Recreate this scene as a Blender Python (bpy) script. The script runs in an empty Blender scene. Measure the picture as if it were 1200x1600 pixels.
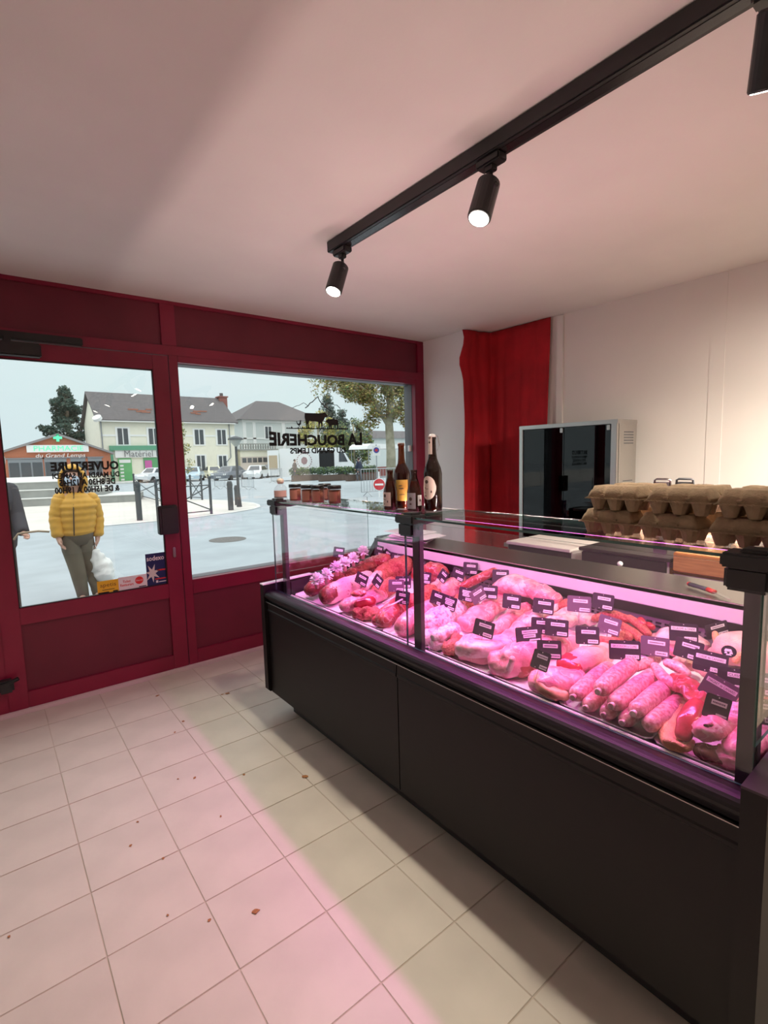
import bpy, bmesh, math, random
from mathutils import Vector, Matrix
R = math.radians
sc = bpy.context.scene
C = sc.collection

# ---------------------------------------------------------------- camera
cam_data = bpy.data.cameras.new('camera'); cam = bpy.data.objects.new('camera', cam_data); C.objects.link(cam)
cam_data.sensor_fit = 'VERTICAL'; cam_data.sensor_height = 32.0
cam_data.lens = 789.8 * 32.0 / 1600.0
cam_data.clip_start = 0.02; cam_data.clip_end = 800
_yaw, _pit, _rol = R(38.11), R(-6.21), R(-1.48)
_f = Vector((math.sin(_yaw)*math.cos(_pit), math.cos(_yaw)*math.cos(_pit), math.sin(_pit)))
_r0 = Vector((math.cos(_yaw), -math.sin(_yaw), 0)); _u0 = _r0.cross(_f)
_r = _r0*math.cos(_rol) + _u0*math.sin(_rol); _u = -_r0*math.sin(_rol) + _u0*math.cos(_rol)
cam.matrix_world = Matrix(((_r.x, _u.x, -_f.x, 0), (_r.y, _u.y, -_f.y, 0), (_r.z, _u.z, -_f.z, 1.55), (0, 0, 0, 1)))
sc.camera = cam

# ---------------------------------------------------------------- sky (overcast), exposure
SKY_H, SKY_Z = (0.78, 0.93, 0.97), (2.7, 2.8, 2.85)
w = bpy.data.worlds.new('world'); sc.world = w; w.use_nodes = True
nt = w.node_tree; nt.nodes.clear()
out = nt.nodes.new('ShaderNodeOutputWorld'); bg = nt.nodes.new('ShaderNodeBackground')
tc = nt.nodes.new('ShaderNodeTexCoord'); sx = nt.nodes.new('ShaderNodeSeparateXYZ')
rp = nt.nodes.new('ShaderNodeValToRGB'); nz = nt.nodes.new('ShaderNodeTexNoise'); nz.inputs['Scale'].default_value = 2.2; nz.inputs['Detail'].default_value = 5
mx = nt.nodes.new('ShaderNodeMix'); mx.data_type = 'RGBA'; mx.blend_type = 'MULTIPLY'; mx.inputs[0].default_value = 0.12
rp.color_ramp.elements[0].position = 0.0; rp.color_ramp.elements[0].color = (*SKY_H, 1)
rp.color_ramp.elements[1].position = 0.9; rp.color_ramp.elements[1].color = (*SKY_Z, 1)
e = rp.color_ramp.elements.new(0.25); e.color = (0.84, 0.98, 1.02, 1)
nt.links.new(tc.outputs['Generated'], sx.inputs[0]); nt.links.new(sx.outputs['Z'], rp.inputs[0])
nt.links.new(tc.outputs['Generated'], nz.inputs['Vector'])
nt.links.new(rp.outputs[0], mx.inputs[6]); nt.links.new(nz.outputs['Color'], mx.inputs[7])
nt.links.new(mx.outputs[2], bg.inputs[0]); bg.inputs[1].default_value = 1.0
nt.links.new(bg.outputs[0], out.inputs[0])
sc.view_settings.view_transform = 'Standard'; sc.view_settings.look = 'None'
sc.view_settings.gamma = 1.0; sc.view_settings.use_curve_mapping = False
sc.view_settings.exposure = 0.0
sc.cycles.transparent_max_bounces = 32; sc.cycles.max_bounces = 8; sc.cycles.diffuse_bounces = 4
sc.cycles.glossy_bounces = 4; sc.cycles.transmission_bounces = 6
sc.cycles.use_denoising = True; sc.cycles.caustics_reflective = False; sc.cycles.caustics_refractive = False
sc.cycles.sample_clamp_indirect = 6.0
SPOT_W = 74.0        # each ceiling track spot
LED_W = 10.5         # pink strip under the glass shelf of the counter
UP_W = 14.0           # upward lamp added in the strip housing to brighten the ceiling
STAFF_W = 155.0     # spots of the staff side track
SPOT_COL = (1.0, 0.90, 0.76); LED_COL = (1.0, 0.20, 0.80)

# ---------------------------------------------------------------- helpers
def origin(o):
    v = Vector((0, 0, 0))
    while o: v += o.location; o = o.parent
    return v
def obj(name, bm, m, parent=None, smooth=False, kind=None, loc=None):
    """link a bmesh (in world coordinates) as one mesh object; its origin goes to loc or to its parent's origin"""
    me = bpy.data.meshes.new(name)
    bmesh.ops.recalc_face_normals(bm, faces=bm.faces)
    po = origin(parent) if parent else Vector((0, 0, 0))
    o0 = Vector(loc) if loc is not None else po
    bm.transform(Matrix.Translation(-o0)); bm.to_mesh(me); bm.free()
    for x in (m if isinstance(m, (list, tuple)) else [m]): me.materials.append(x)
    if smooth:
        for p in me.polygons: p.use_smooth = True
    o = bpy.data.objects.new(name, me); C.objects.link(o)
    if parent: o.parent = parent
    o.location = o0 - po
    if kind: o['kind'] = kind
    return o
def tag(o, label, cat, group=None):
    o['label'] = label; o['category'] = cat
    if group: o['group'] = group
    return o
def thing(name, label, cat, loc, group=None):
    o = bpy.data.objects.new(name, None); o.empty_display_size = 0.05; C.objects.link(o); o.location = loc
    return tag(o, label, cat, group)
def struct(name, bm, m, parent=None, smooth=False):
    return obj(name, bm, m, parent, smooth, kind='structure')
def copy_tree(o, loc=None, rz=None, parent=None):
    c = o.copy(); C.objects.link(c)
    if parent: c.parent = parent
    if loc is not None: c.location = loc
    if rz is not None: c.rotation_euler = (0, 0, rz)
    for ch in [x for x in bpy.data.objects if x.parent == o]: copy_tree(ch, parent=c)
    return c
def B(): return bmesh.new()
def box(bm, x0, x1, y0, y1, z0, z1, bev=0.0, mi=0):
    t = bmesh.new() if bev else bm
    v = [t.verts.new(p) for p in ((x0,y0,z0),(x1,y0,z0),(x1,y1,z0),(x0,y1,z0),(x0,y0,z1),(x1,y0,z1),(x1,y1,z1),(x0,y1,z1))]
    fs = [t.faces.new([v[i] for i in f]) for f in ((3,2,1,0),(4,5,6,7),(0,1,5,4),(1,2,6,5),(2,3,7,6),(3,0,4,7))]
    for f in fs: f.material_index = mi
    if bev:
        bmesh.ops.bevel(t, geom=list(t.edges), offset=bev, segments=2, affect='EDGES')
        join(bm, t)
    return bm
def join(bm, t, mtx=None):
    me = bpy.data.meshes.new('tmp'); t.to_mesh(me); t.free()
    if mtx: me.transform(mtx)
    bm.from_mesh(me); bpy.data.meshes.remove(me)
def frame(d):
    d = d.normalized(); a = Vector((0, 0, 1)) if abs(d.z) < 0.95 else Vector((1, 0, 0))
    x = a.cross(d).normalized(); return x, d.cross(x)
def tube(bm, pts, rad, n=10, cap=True, mi=0, up=None):
    """loft through pts; rad is r or (rw, rh) per point; rw lies sideways, rh upwards"""
    pts = [Vector(p) for p in pts]; rings = []
    if not isinstance(rad, list): rad = [rad]*len(pts)
    for i, p in enumerate(pts):
        d = (pts[min(i+1, len(pts)-1)] - pts[max(i-1, 0)])
        if d.length < 1e-9: d = Vector((0, 0, 1))
        if up is None: x, y = frame(d)
        else:
            u = Vector(up); dn = d.normalized(); x = u.cross(dn).normalized(); y = dn.cross(x)
        r = rad[i]; a, b = (r, r) if not isinstance(r, tuple) else r
        rings.append([bm.verts.new(p + x*a*math.cos(2*math.pi*k/n) + y*b*math.sin(2*math.pi*k/n)) for k in range(n)])
    for A, D in zip(rings, rings[1:]):
        for k in range(n):
            f = bm.faces.new((A[k], A[(k+1) % n], D[(k+1) % n], D[k])); f.material_index = mi
    if cap:
        f = bm.faces.new(rings[0][::-1]); f.material_index = mi
        f = bm.faces.new(rings[-1]); f.material_index = mi
    return bm
def rings(bm, R_, n=16, cap=True, mi=0):
    """loft explicit horizontal rings (cx, cy, z, rx, ry)"""
    rr = [[bm.verts.new((cx+rx*math.cos(2*math.pi*k/n), cy+ry*math.sin(2*math.pi*k/n), z)) for k in range(n)] for cx, cy, z, rx, ry in R_]
    for A, D in zip(rr, rr[1:]):
        for k in range(n):
            f = bm.faces.new((A[k], A[(k+1) % n], D[(k+1) % n], D[k])); f.material_index = mi
    if cap:
        bm.faces.new(rr[0][::-1]).material_index = mi; bm.faces.new(rr[-1]).material_index = mi
    return bm
def lathe(bm, c, prof, n=20, mi=0): return rings(bm, [(c[0], c[1], c[2]+z, max(r, 1e-4), max(r, 1e-4)) for r, z in prof], n, True, mi)
def prism(bm, poly, o, ex, ey, d, mi=0):
    """extrude a 2D polygon lying in (ex, ey) at o by the vector d"""
    o, ex, ey, d = Vector(o), Vector(ex), Vector(ey), Vector(d)
    a = [bm.verts.new(o+ex*u+ey*v) for u, v in poly]; b = [bm.verts.new(o+ex*u+ey*v+d) for u, v in poly]
    n = len(poly)
    fs = [bm.faces.new(a[::-1]), bm.faces.new(b)] + [bm.faces.new((a[i], a[(i+1) % n], b[(i+1) % n], b[i])) for i in range(n)]
    for f in fs: f.material_index = mi
    return bm
def ball(bm, c, r, sub=2, s=(1, 1, 1)):
    m = Matrix.Translation(Vector(c)) @ Matrix.Diagonal((*s, 1)); bmesh.ops.create_icosphere(bm, subdivisions=sub, radius=r, matrix=m); return bm
def extr(bm, prof, y0, y1, mi=0):     # (x, z) profile along y
    return prism(bm, prof, (0, y0, 0), (1, 0, 0), (0, 0, 1), (0, y1-y0, 0), mi)

from mathutils import noise as mnoise
def lump(bm, pts, rad, amp=0.006, freq=18.0, seed=0, n=18, sub=5, sq=1.0, fold=0.0):
    """an organic piece: smooth loft through pts, rounded ends, noisy surface"""
    P = [Vector(p) for p in pts]; rd = [(r if isinstance(r, tuple) else (r, r)) for r in rad]
    path = []
    def cr(a, b, c, d, t): return 0.5*((2*b)+(-a+c)*t+(2*a-5*b+4*c-d)*t*t+(-a+3*b-3*c+d)*t*t*t)
    for i in range(len(P)-1):
        p0, p1, p2, p3 = P[max(i-1, 0)], P[i], P[i+1], P[min(i+2, len(P)-1)]
        for k in range(sub):
            t = k/sub; q = cr(p0, p1, p2, p3, t)
            s = t*t*(3-2*t); path.append((q, rd[i][0]*(1-s)+rd[i+1][0]*s, rd[i][1]*(1-s)+rd[i+1][1]*s))
    path.append((P[-1], *rd[-1]))
    d0 = (path[1][0]-path[0][0]).normalized(); d1 = (path[-1][0]-path[-2][0]).normalized()
    a = min(path[0][1], path[0][2]); b = min(path[-1][1], path[-1][2])
    caps0 = [(path[0][0]-d0*a*s, path[0][1]*q, path[0][2]*q) for s, q in ((0.95, .12), (.85, .5), (.5, .85))]
    caps1 = [(path[-1][0]+d1*b*s, path[-1][1]*q, path[-1][2]*q) for s, q in ((.5, .85), (.85, .5), (0.95, .12))]
    path = caps0 + path + caps1
    off = Vector((seed*7.31, seed*3.17, seed*1.93)); rr = []
    for i, (p, rw, rh) in enumerate(path):
        d = path[min(i+1, len(path)-1)][0]-path[max(i-1, 0)][0]
        x = Vector((0, 0, 1)).cross(d)
        x = x.normalized() if x.length > 1e-6 else Vector((1, 0, 0)); y = d.normalized().cross(x)
        ring = []
        for k in range(n):
            c, s = math.cos(2*math.pi*k/n), math.sin(2*math.pi*k/n)
            c = math.copysign(abs(c)**sq, c); s = math.copysign(abs(s)**sq, s)
            v = p + x*rw*c + y*rh*s
            nn = (x*c+y*s)
            h = mnoise.noise(v*freq+off)*amp + mnoise.noise(v*freq*2.6+off)*amp*.45
            if fold: h -= fold*max(0, 1-abs(mnoise.noise(v*freq*.55+off*2))*9) - fold*.25*mnoise.noise(v*freq*5+off)
            ring.append(bm.verts.new(v+nn*h))
        rr.append(ring)
    for A, D in zip(rr, rr[1:]):
        for k in range(n): bm.faces.new((A[k], A[(k+1) % n], D[(k+1) % n], D[k]))
    bm.faces.new(rr[0][::-1]); bm.faces.new(rr[-1])
    return bm

# ---------------------------------------------------------------- materials
MATS = {}
def mat(name, col, rough=0.5, metal=0.0, var=0.0, vscale=20.0, bump=0.0, bscale=60.0, emit=None, estr=0.0, col2=None, spec=0.5, coat=0.0, sss=0.0, thr=(0.35, 0.65), detail=4.0, stretch=None, veins=None):
    if name in MATS: return MATS[name]
    m = bpy.data.materials.new(name); m.use_nodes = True; nt = m.node_tree; b = nt.nodes['Principled BSDF']
    b.inputs['Base Color'].default_value = (*col, 1); b.inputs['Roughness'].default_value = rough; b.inputs['Metallic'].default_value = metal
    b.inputs['Specular IOR Level'].default_value = spec; b.inputs['Coat Weight'].default_value = coat
    if sss: b.inputs['Subsurface Weight'].default_value = sss; b.inputs['Subsurface Radius'].default_value = (0.02, 0.008, 0.006); b.inputs['Subsurface Scale'].default_value = 0.4
    if emit: b.inputs['Emission Color'].default_value = (*emit, 1); b.inputs['Emission Strength'].default_value = estr
    if var or col2 or bump:
        t = nt.nodes.new('ShaderNodeTexCoord'); vec = t.outputs['Object']
        if stretch:
            mp = nt.nodes.new('ShaderNodeMapping'); mp.inputs['Scale'].default_value = stretch; nt.links.new(vec, mp.inputs[0]); vec = mp.outputs[0]
    if var or col2:
        n = nt.nodes.new('ShaderNodeTexNoise'); n.inputs['Scale'].default_value = vscale; n.inputs['Detail'].default_value = detail
        r = nt.nodes.new('ShaderNodeValToRGB'); nt.links.new(vec, n.inputs['Vector']); nt.links.new(n.outputs['Fac'], r.inputs[0])
        c2 = col2 or tuple(c*(1-var) for c in col)
        r.color_ramp.elements[0].position = thr[0]; r.color_ramp.elements[1].position = thr[1]
        r.color_ramp.elements[0].color = (*c2, 1); r.color_ramp.elements[1].color = (*(col if col2 else tuple(min(1, c*(1+var*.5)) for c in col)), 1)
        col_out = r.outputs[0]
        if veins:                       # thin streaks of fat along the zero line of a distorted noise
            vc, vs_, vw = veins
            vn = nt.nodes.new('ShaderNodeTexNoise'); vn.inputs['Scale'].default_value = vs_; vn.inputs['Detail'].default_value = 2; vn.inputs['Distortion'].default_value = 1.2
            vr = nt.nodes.new('ShaderNodeValToRGB'); nt.links.new(vec, vn.inputs['Vector']); nt.links.new(vn.outputs['Fac'], vr.inputs[0])
            el = vr.color_ramp.elements; el[0].position = .5-vw; el[0].color = (0, 0, 0, 1); el[1].position = .5+vw; el[1].color = (0, 0, 0, 1); m_ = el.new(.5); m_.color = (.6, .6, .6, 1)
            mm = nt.nodes.new('ShaderNodeMix'); mm.data_type = 'RGBA'; mm.inputs[7].default_value = (*vc, 1)
            nt.links.new(vr.outputs[0], mm.inputs[0]); nt.links.new(col_out, mm.inputs[6]); col_out = mm.outputs[2]
        nt.links.new(col_out, b.inputs['Base Color'])
    if bump:
        n2 = nt.nodes.new('ShaderNodeTexNoise'); n2.inputs['Scale'].default_value = bscale; n2.inputs['Detail'].default_value = 3
        bp = nt.nodes.new('ShaderNodeBump'); bp.inputs['Strength'].default_value = bump; bp.inputs['Distance'].default_value = 0.01
        nt.links.new(vec, n2.inputs['Vector']); nt.links.new(n2.outputs['Fac'], bp.inputs['Height']); nt.links.new(bp.outputs[0], b.inputs['Normal'])
    MATS[name] = m; return m
def glass(name, tint, f0=0.04, fmax=0.9, rough=0.0, refl=(1, 1, 1)):
    """clear sheet glass: tinted see-through plus a mirror that grows at grazing angles"""
    if name in MATS: return MATS[name]
    m = bpy.data.materials.new(name); m.use_nodes = True; nt = m.node_tree; nt.nodes.clear()
    o = nt.nodes.new('ShaderNodeOutputMaterial'); t = nt.nodes.new('ShaderNodeBsdfTransparent'); g = nt.nodes.new('ShaderNodeBsdfGlossy'); mx = nt.nodes.new('ShaderNodeMixShader')
    t.inputs[0].default_value = (*tint, 1); g.inputs['Roughness'].default_value = rough; g.inputs['Color'].default_value = (*refl, 1)
    lw = nt.nodes.new('ShaderNodeLayerWeight'); lw.inputs[0].default_value = 0.5
    pw = nt.nodes.new('ShaderNodeMath'); pw.operation = 'POWER'; pw.inputs[1].default_value = 5.0
    mr = nt.nodes.new('ShaderNodeMapRange'); mr.inputs['To Min'].default_value = f0; mr.inputs['To Max'].default_value = fmax
    nt.links.new(lw.outputs['Facing'], pw.inputs[0]); nt.links.new(pw.outputs[0], mr.inputs[0]); nt.links.new(mr.outputs[0], mx.inputs[0])
    nt.links.new(t.outputs[0], mx.inputs[1]); nt.links.new(g.outputs[0], mx.inputs[2]); nt.links.new(mx.outputs[0], o.inputs[0])
    MATS[name] = m; return m

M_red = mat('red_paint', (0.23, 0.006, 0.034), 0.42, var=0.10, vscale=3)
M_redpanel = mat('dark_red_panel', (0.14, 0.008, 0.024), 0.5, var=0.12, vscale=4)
M_plaster = mat('ceiling_plaster', (0.84, 0.80, 0.77), 0.9, var=0.04, vscale=1.5, bump=0.03, bscale=120)
M_wall = mat('white_wall', (0.78, 0.73, 0.69), 0.85, var=0.05, vscale=1.2)
M_tile = mat('beige_tile', (0.58, 0.52, 0.44), 0.45, var=0.08, vscale=4, bump=0.05, bscale=30)
M_grout = mat('grout', (0.50, 0.42, 0.34), 0.9)
M_black = mat('black_lacquer', (0.0085, 0.0068, 0.0064), 0.5, var=0.1, spec=0.3, vscale=8, bump=0.02, bscale=300)
M_blackgloss = mat('black_gloss', (0.02, 0.016, 0.018), 0.22)
M_plastic = mat('black_plastic', (0.014, 0.013, 0.014), 0.38)
M_post = mat('graphite_post', (0.05, 0.035, 0.045), 0.35, metal=0.3)
M_steel = mat('brushed_steel', (0.55, 0.53, 0.50), 0.28, metal=1.0, var=0.08, vscale=90, stretch=(1, 14, 14))
M_darksteel = mat('worktop_steel', (0.46, 0.43, 0.39), 0.34, metal=1.0)
M_white = mat('white_plastic', (0.82, 0.80, 0.79), 0.4)
M_deck = mat('steel_deck', (0.75, 0.72, 0.72), 0.35, metal=0.5)
M_glass = glass('window_glass', (0.985, 0.995, 0.99))
M_cglass = glass('counter_glass', (0.985, 0.985, 0.985), 0.045, rough=0.02)
M_sglass = glass('shelf_glass', (0.97, 0.98, 0.975), 0.06, rough=0.02)
M_gedge = mat('glass_edge', (0.03, 0.10, 0.08), 0.08, spec=0.8)
M_grey = mat('grey_frame', (0.13, 0.13, 0.14), 0.5)
M_ink = mat('black_ink', (0.008, 0.008, 0.009), 0.6)
M_paper = mat('paper_strip', (0.80, 0.77, 0.76), 0.7)
M_card = mat('black_card', (0.035, 0.022, 0.035), 0.45)
M_inkgrey = mat('grey_print', (0.16, 0.12, 0.15), 0.7)

def text(body, o, ex, ey, wd, ht, m, parent=None, name='lettering', th=0.0, skew=0.0, bold=0.0, bend=None):
    """flat lettering whose bounding box fills wd x ht from the lower left corner o"""
    c = bpy.data.curves.new('t', 'FONT'); c.body = body; c.size = 1.0; c.resolution_u = 2; c.offset = bold; c.space_line = 0.9; c.align_x = 'CENTER'
    to = bpy.data.objects.new('t', c); C.objects.link(to)
    dg = bpy.context.evaluated_depsgraph_get(); me = bpy.data.meshes.new_from_object(to.evaluated_get(dg), depsgraph=dg)
    bpy.data.objects.remove(to); bpy.data.curves.remove(c)
    xs = [v.co.x for v in me.vertices]; ys = [v.co.y for v in me.vertices]
    x0, x1, y0, y1 = min(xs), max(xs), min(ys), max(ys)
    o, ex, ey = Vector(o), Vector(ex), Vector(ey); nn = ex.cross(ey).normalized()
    bm = B(); bm.from_mesh(me); bpy.data.meshes.remove(me)
    for v in bm.verts:
        u = (v.co.x-x0)/(x1-x0); q = (v.co.y-y0)/(y1-y0)
        if bend: q = q*bend[1](u)+bend[0](u)
        v.co = o + ex*(u*wd+skew*q*ht) + ey*q*ht
    if th:
        r = bmesh.ops.extrude_face_region(bm, geom=list(bm.faces)); bmesh.ops.translate(bm, verts=[g for g in r['geom'] if isinstance(g, bmesh.types.BMVert)], vec=nn*th)
    return obj(name, bm, m, parent)

# ================================================================ ROOM SHELL
YF = 3.82; ZC = 2.68
bm = B(); box(bm, -1.25, 3.9, -2.6, 3.86, -0.12, -0.0024); floor = struct('floor', bm, M_grout)
TX, TY, TP = 0.1705, 2.005, 0.3105
def tile_mesh(wx, wy, name='tile'):
    b_ = B(); box(b_, -wx/2, wx/2, -wy/2, wy/2, -0.012, 0.0, bev=0.0012)
    me = bpy.data.meshes.new(name); bmesh.ops.recalc_face_normals(b_, faces=b_.faces); b_.to_mesh(me); b_.free(); me.materials.append(M_tile); return me
G = 0.0036; tm = {}
for i in range(-5, 6):
    for j in range(-7, 6):
        x0, x1 = TX+TP*i, TX+TP*(i+1); y0, y1 = TY+0.308*j, TY+0.308*(j+1)
        y1 = min(y1, 3.82)
        if y1-y0 < 0.02: continue
        k = (round(x1-x0-G, 3), round(y1-y0-G, 3))
        if k not in tm: tm[k] = tile_mesh(*k)
        o = bpy.data.objects.new('tile', tm[k]); C.objects.link(o); o.parent = floor
        rnd = random.Random(i*31+j); o.location = ((x0+x1)/2, (y0+y1)/2, rnd.uniform(-0.0006, 0.0004)); o.rotation_euler = (rnd.uniform(-.001, .001), rnd.uniform(-.001, .001), 0)
bm = B(); box(bm, -1.25, 4.0, -2.6, 3.94, ZC, ZC+0.12); struct('ceiling', bm, M_plaster)
bm = B(); box(bm, -1.37, -1.25, -2.6, 3.94, -0.1, ZC); struct('wall_left', bm, M_wall)
bm = B(); box(bm, -1.37, 4.0, -2.72, -2.6, -0.1, ZC+.1); struct('wall_back', bm, M_wall)
bm = B(); box(bm, 3.85, 3.97, -2.6, 3.3, -0.1, ZC); struct('wall_right', bm, M_wall)
bm = B(); box(bm, 3.55, 3.97, 3.25, 3.94, -0.1, ZC); struct('wall_pier', bm, mat('pier_lit_white', (0.88, 0.87, 0.86), 0.8))  # daylight on the pier is put into a whiter paint
bm = B(); box(bm, 3.832, 3.85, 2.44, 2.50, 0, ZC-0.005, bev=0.003); struct('trim_1', bm, M_wall)
bm = B(); box(bm, 3.8475, 3.85, 1.27, 1.36, 0, ZC-0.001); struct('trim_2', bm, M_wall)
# ---- shop front: red frame with sunk panels
wf_b = B()
T0, T1 = YF, YF+0.06
def fr(x0, x1, z0, z1, y0=T0, y1=T1): box(wf_b, x0, x1, y0, y1, z0, z1, bev=0.003)
fr(-1.25, 3.55, 2.655, 2.68); fr(-1.25, 3.55, 2.305, 2.372)          # top strip, transom rail
fr(1.093, 1.155, 0.0, 2.305); fr(1.055, 1.155, 2.372, 2.655)           # post between door and window
fr(3.432, 3.55, 0.0, 2.305); fr(3.468, 3.55, 2.372, 2.655)
fr(1.155, 3.432, 2.262, 2.305); fr(1.155, 3.432, 0.566, 0.672); fr(1.155, 3.432, 0.02, 0.13)
fr(-0.10, -0.008, 0.0, 2.305); fr(-1.25, -1.15, 0, 2.305); fr(-1.15, -0.10, 0.02, 0.13); fr(-1.15, -0.1, 0.566, 0.672)
fr(-1.25, -0.10, 2.24, 2.305)
wall_front = struct('wall_front', wf_b, M_red)
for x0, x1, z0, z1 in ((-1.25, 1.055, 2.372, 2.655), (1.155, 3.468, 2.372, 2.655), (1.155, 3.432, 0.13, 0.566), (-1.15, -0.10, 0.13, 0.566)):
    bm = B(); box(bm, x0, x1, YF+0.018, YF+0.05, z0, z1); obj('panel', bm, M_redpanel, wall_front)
bm = B(); box(bm, -1.25, 3.55, 3.792, 3.822, 0.0, 0.026, bev=0.002); struct('baseboard_front', bm, mat('pale_sill', (0.62, 0.50, 0.47), 0.5))
# ---- door
d_b = B()
def dr(x0, x1, z0, z1): box(d_b, x0, x1, YF+0.004, YF+0.056, z0, z1, bev=0.003)
dr(-0.008, 0.095, 0.022, 2.30); dr(0.983, 1.089, 0.022, 2.30); dr(0.095, 0.983, 2.197, 2.30); dr(0.095, 0.983, 0.562, 0.669); dr(0.095, 0.983, 0.022, 0.128)
door = struct('door_1', d_b, M_red)
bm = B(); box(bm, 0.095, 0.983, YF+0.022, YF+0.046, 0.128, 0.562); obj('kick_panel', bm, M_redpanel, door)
bm = B(); box(bm, 0.09, 0.988, YF+0.027, YF+0.033, 0.664, 2.202); obj('glass_pane', bm, M_glass, door)
bm = B()
for x0, x1, z0, z1 in ((0.095, 0.102, 0.669, 2.197), (0.976, 0.983, 0.669, 2.197), (0.095, 0.983, 2.190, 2.197), (0.095, 0.983, 0.669, 0.675)): box(bm, x0, x1, YF+0.012, YF+0.027, z0, z1)
obj('gasket', bm, M_plastic, door)
bm = B(); box(bm, 0.935, 1.070, YF-0.055, YF+0.004, 1.04, 1.245, bev=0.006); box(bm, 0.955, 1.05, YF-0.06, YF-0.054, 1.06, 1.225, bev=0.002); obj('lock_box', bm, M_plastic, door)
bm = B(); box(bm, 1.03, 1.048, YF-0.01, YF+0.004, 0.86, 0.935, bev=0.004); obj('keyhole_plate', bm, M_steel, door)
bm = B(); box(bm, -0.1, 0.565, YF-0.03, YF+0.0, 2.305, 2.352, bev=0.006); box(bm, 0.03, 0.335, YF-0.07, YF+0.003, 2.205, 2.285, bev=0.008); box(bm, 0.15, 0.19, YF-0.05, YF-0.02, 2.27, 2.32, bev=0.003)
obj('door_closer', bm, M_plastic, door)
bm = B(); box(bm, -0.05, 0.03, YF-0.06, YF+0.004, 0.17, 0.25, bev=0.012); tube(bm, [(0.0, YF-0.05, 0.23), (0.055, YF-0.055, 0.25)], 0.012); obj('door_stop', bm, M_plastic, door)
# ---- window
w_b = B()
for x0, x1, z0, z1 in ((1.125, 1.157, 0.63, 2.30), (3.428, 3.47, 0.63, 2.30), (1.155, 3.432, 2.258, 2.30), (1.155, 3.432, 0.63, 0.674)): box(w_b, x0, x1, YF+0.055, YF+0.17, z0, z1, bev=0.002)
window = struct('window_1', w_b, M_grey)
bm = B(); box(bm, 1.15, 3.44, YF+0.115, YF+0.122, 0.66, 2.27); obj('glass_pane', bm, M_glass, window)
bm = B()
for x0, x1 in ((-1.15, -0.1),): box(bm, x0, x1, YF+0.03, YF+0.036, 0.672, 2.24)
struct('window_2', bm, M_glass)
bm = B(); box(bm, 3.40, 3.428, YF+0.07, YF+0.10, 1.60, 1.66, bev=0.003); obj('latch', bm, M_white, window)

# ================================================================ DISPLAY COUNTER
CY0, CY1 = 0.345, 2.80
counter = thing('display_counter', 'long black refrigerated butcher counter with glass front and shelf full of meat', 'counter', (1.7, 1.57, 0))
def cp(name, bm, m, p=None, s=False): return obj(name, bm, m, p or counter, s)
SEAM = 1.57
for y0, y1 in ((CY0+0.002, SEAM-0.003), (SEAM+0.003, CY1-0.002)):
    bm = B(); extr(bm, [(1.28, 0.127), (1.28, 0.632), (1.273, 0.638), (1.273, 0.648), (1.276, 0.654), (1.276, 0.694), (1.31, 0.694), (1.31, 0.127)], y0, y1); cp('front_panel', bm, M_black)
bm = B(); box(bm, 1.266, 1.276, CY0, CY1, 0.6965, 0.6995, bev=0.0008); cp('chrome_strip', bm, M_steel)
pf = [(1.33, 0.696), (1.286, 0.698), (1.286, 0.712)] + [(1.292-0.03*math.sin(R(a)), 0.737-0.026*math.cos(R(a))) for a in range(10, 171, 20)] + [(1.30, 0.764), (1.325, 0.757), (1.348, 0.753), (1.425, 0.712), (1.425, 0.68), (1.33, 0.68)]
bm = B(); extr(bm, pf, CY0, CY1); cp('bumper', bm, mat('bumper_black', (0.016, 0.013, 0.015), 0.45, spec=0.25), s=False)
bm = B(); box(bm, 1.425, 1.437, CY0+.02, CY1-.02, 0.68, 0.714, bev=0.002); cp('deck_lip', bm, M_white)
bm = B(); extr(bm, [(1.437, 0.694), (2.095, 0.773), (2.095, 0.753), (1.437, 0.674)], CY0, CY1); cp('deck', bm, M_deck)
bm = B(); extr(bm, [(2.095, 0.765), (2.11, 0.895), (2.13, 0.895), (2.13, 0.77)], CY0, CY1); bw = cp('back_wall', bm, mat('grey_liner', (0.20, 0.17, 0.18), 0.5))
bm = B()
for k in range(60):
    for r_ in range(2): box(bm, 2.0985+r_*.0025, 2.1045+r_*.0025, CY0+.10+k*.036, CY0+.122+k*.036, 0.832+r_*.014, 0.838+r_*.014)
obj('air_slots', bm, M_plastic, bw, kind='stuff')
bm = B(); extr(bm, [(2.098, 0.872), (2.098, 0.913), (2.16, 0.913), (2.16, 0.872)], CY0, CY1-.03); cp('shade_strip', bm, M_plastic)  # black strip stands in for the shade below the fascia
bm = B(); box(bm, 2.10, 2.115, CY0, CY1-.04, 0.913, 0.985, bev=0.002); cp('fascia', bm, mat('white_fascia', (0.76, 0.74, 0.77), 0.5))
bm = B(); box(bm, 2.098, 2.16, CY1-.04, CY1-.005, 0.86, 0.99, bev=0.003); cp('fascia_end_cap', bm, M_plastic)
bm = B(); box(bm, 2.10, 2.41, CY0, CY1-.005, 0.965, 0.988, bev=0.003); cp('worktop', bm, M_darksteel)
bm = B(); box(bm, 2.13, 2.39, CY0, CY1, 0.10, 0.965); cp('rear_body', bm, M_black)
bm = B(); box(bm, 1.36, 2.36, CY0+.05, CY1-.12, 0.015, 0.125); box(bm, 1.33, 2.39, CY0+.02, CY1-.02, 0.118, 0.13); cp('plinth', bm, M_plastic)
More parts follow.
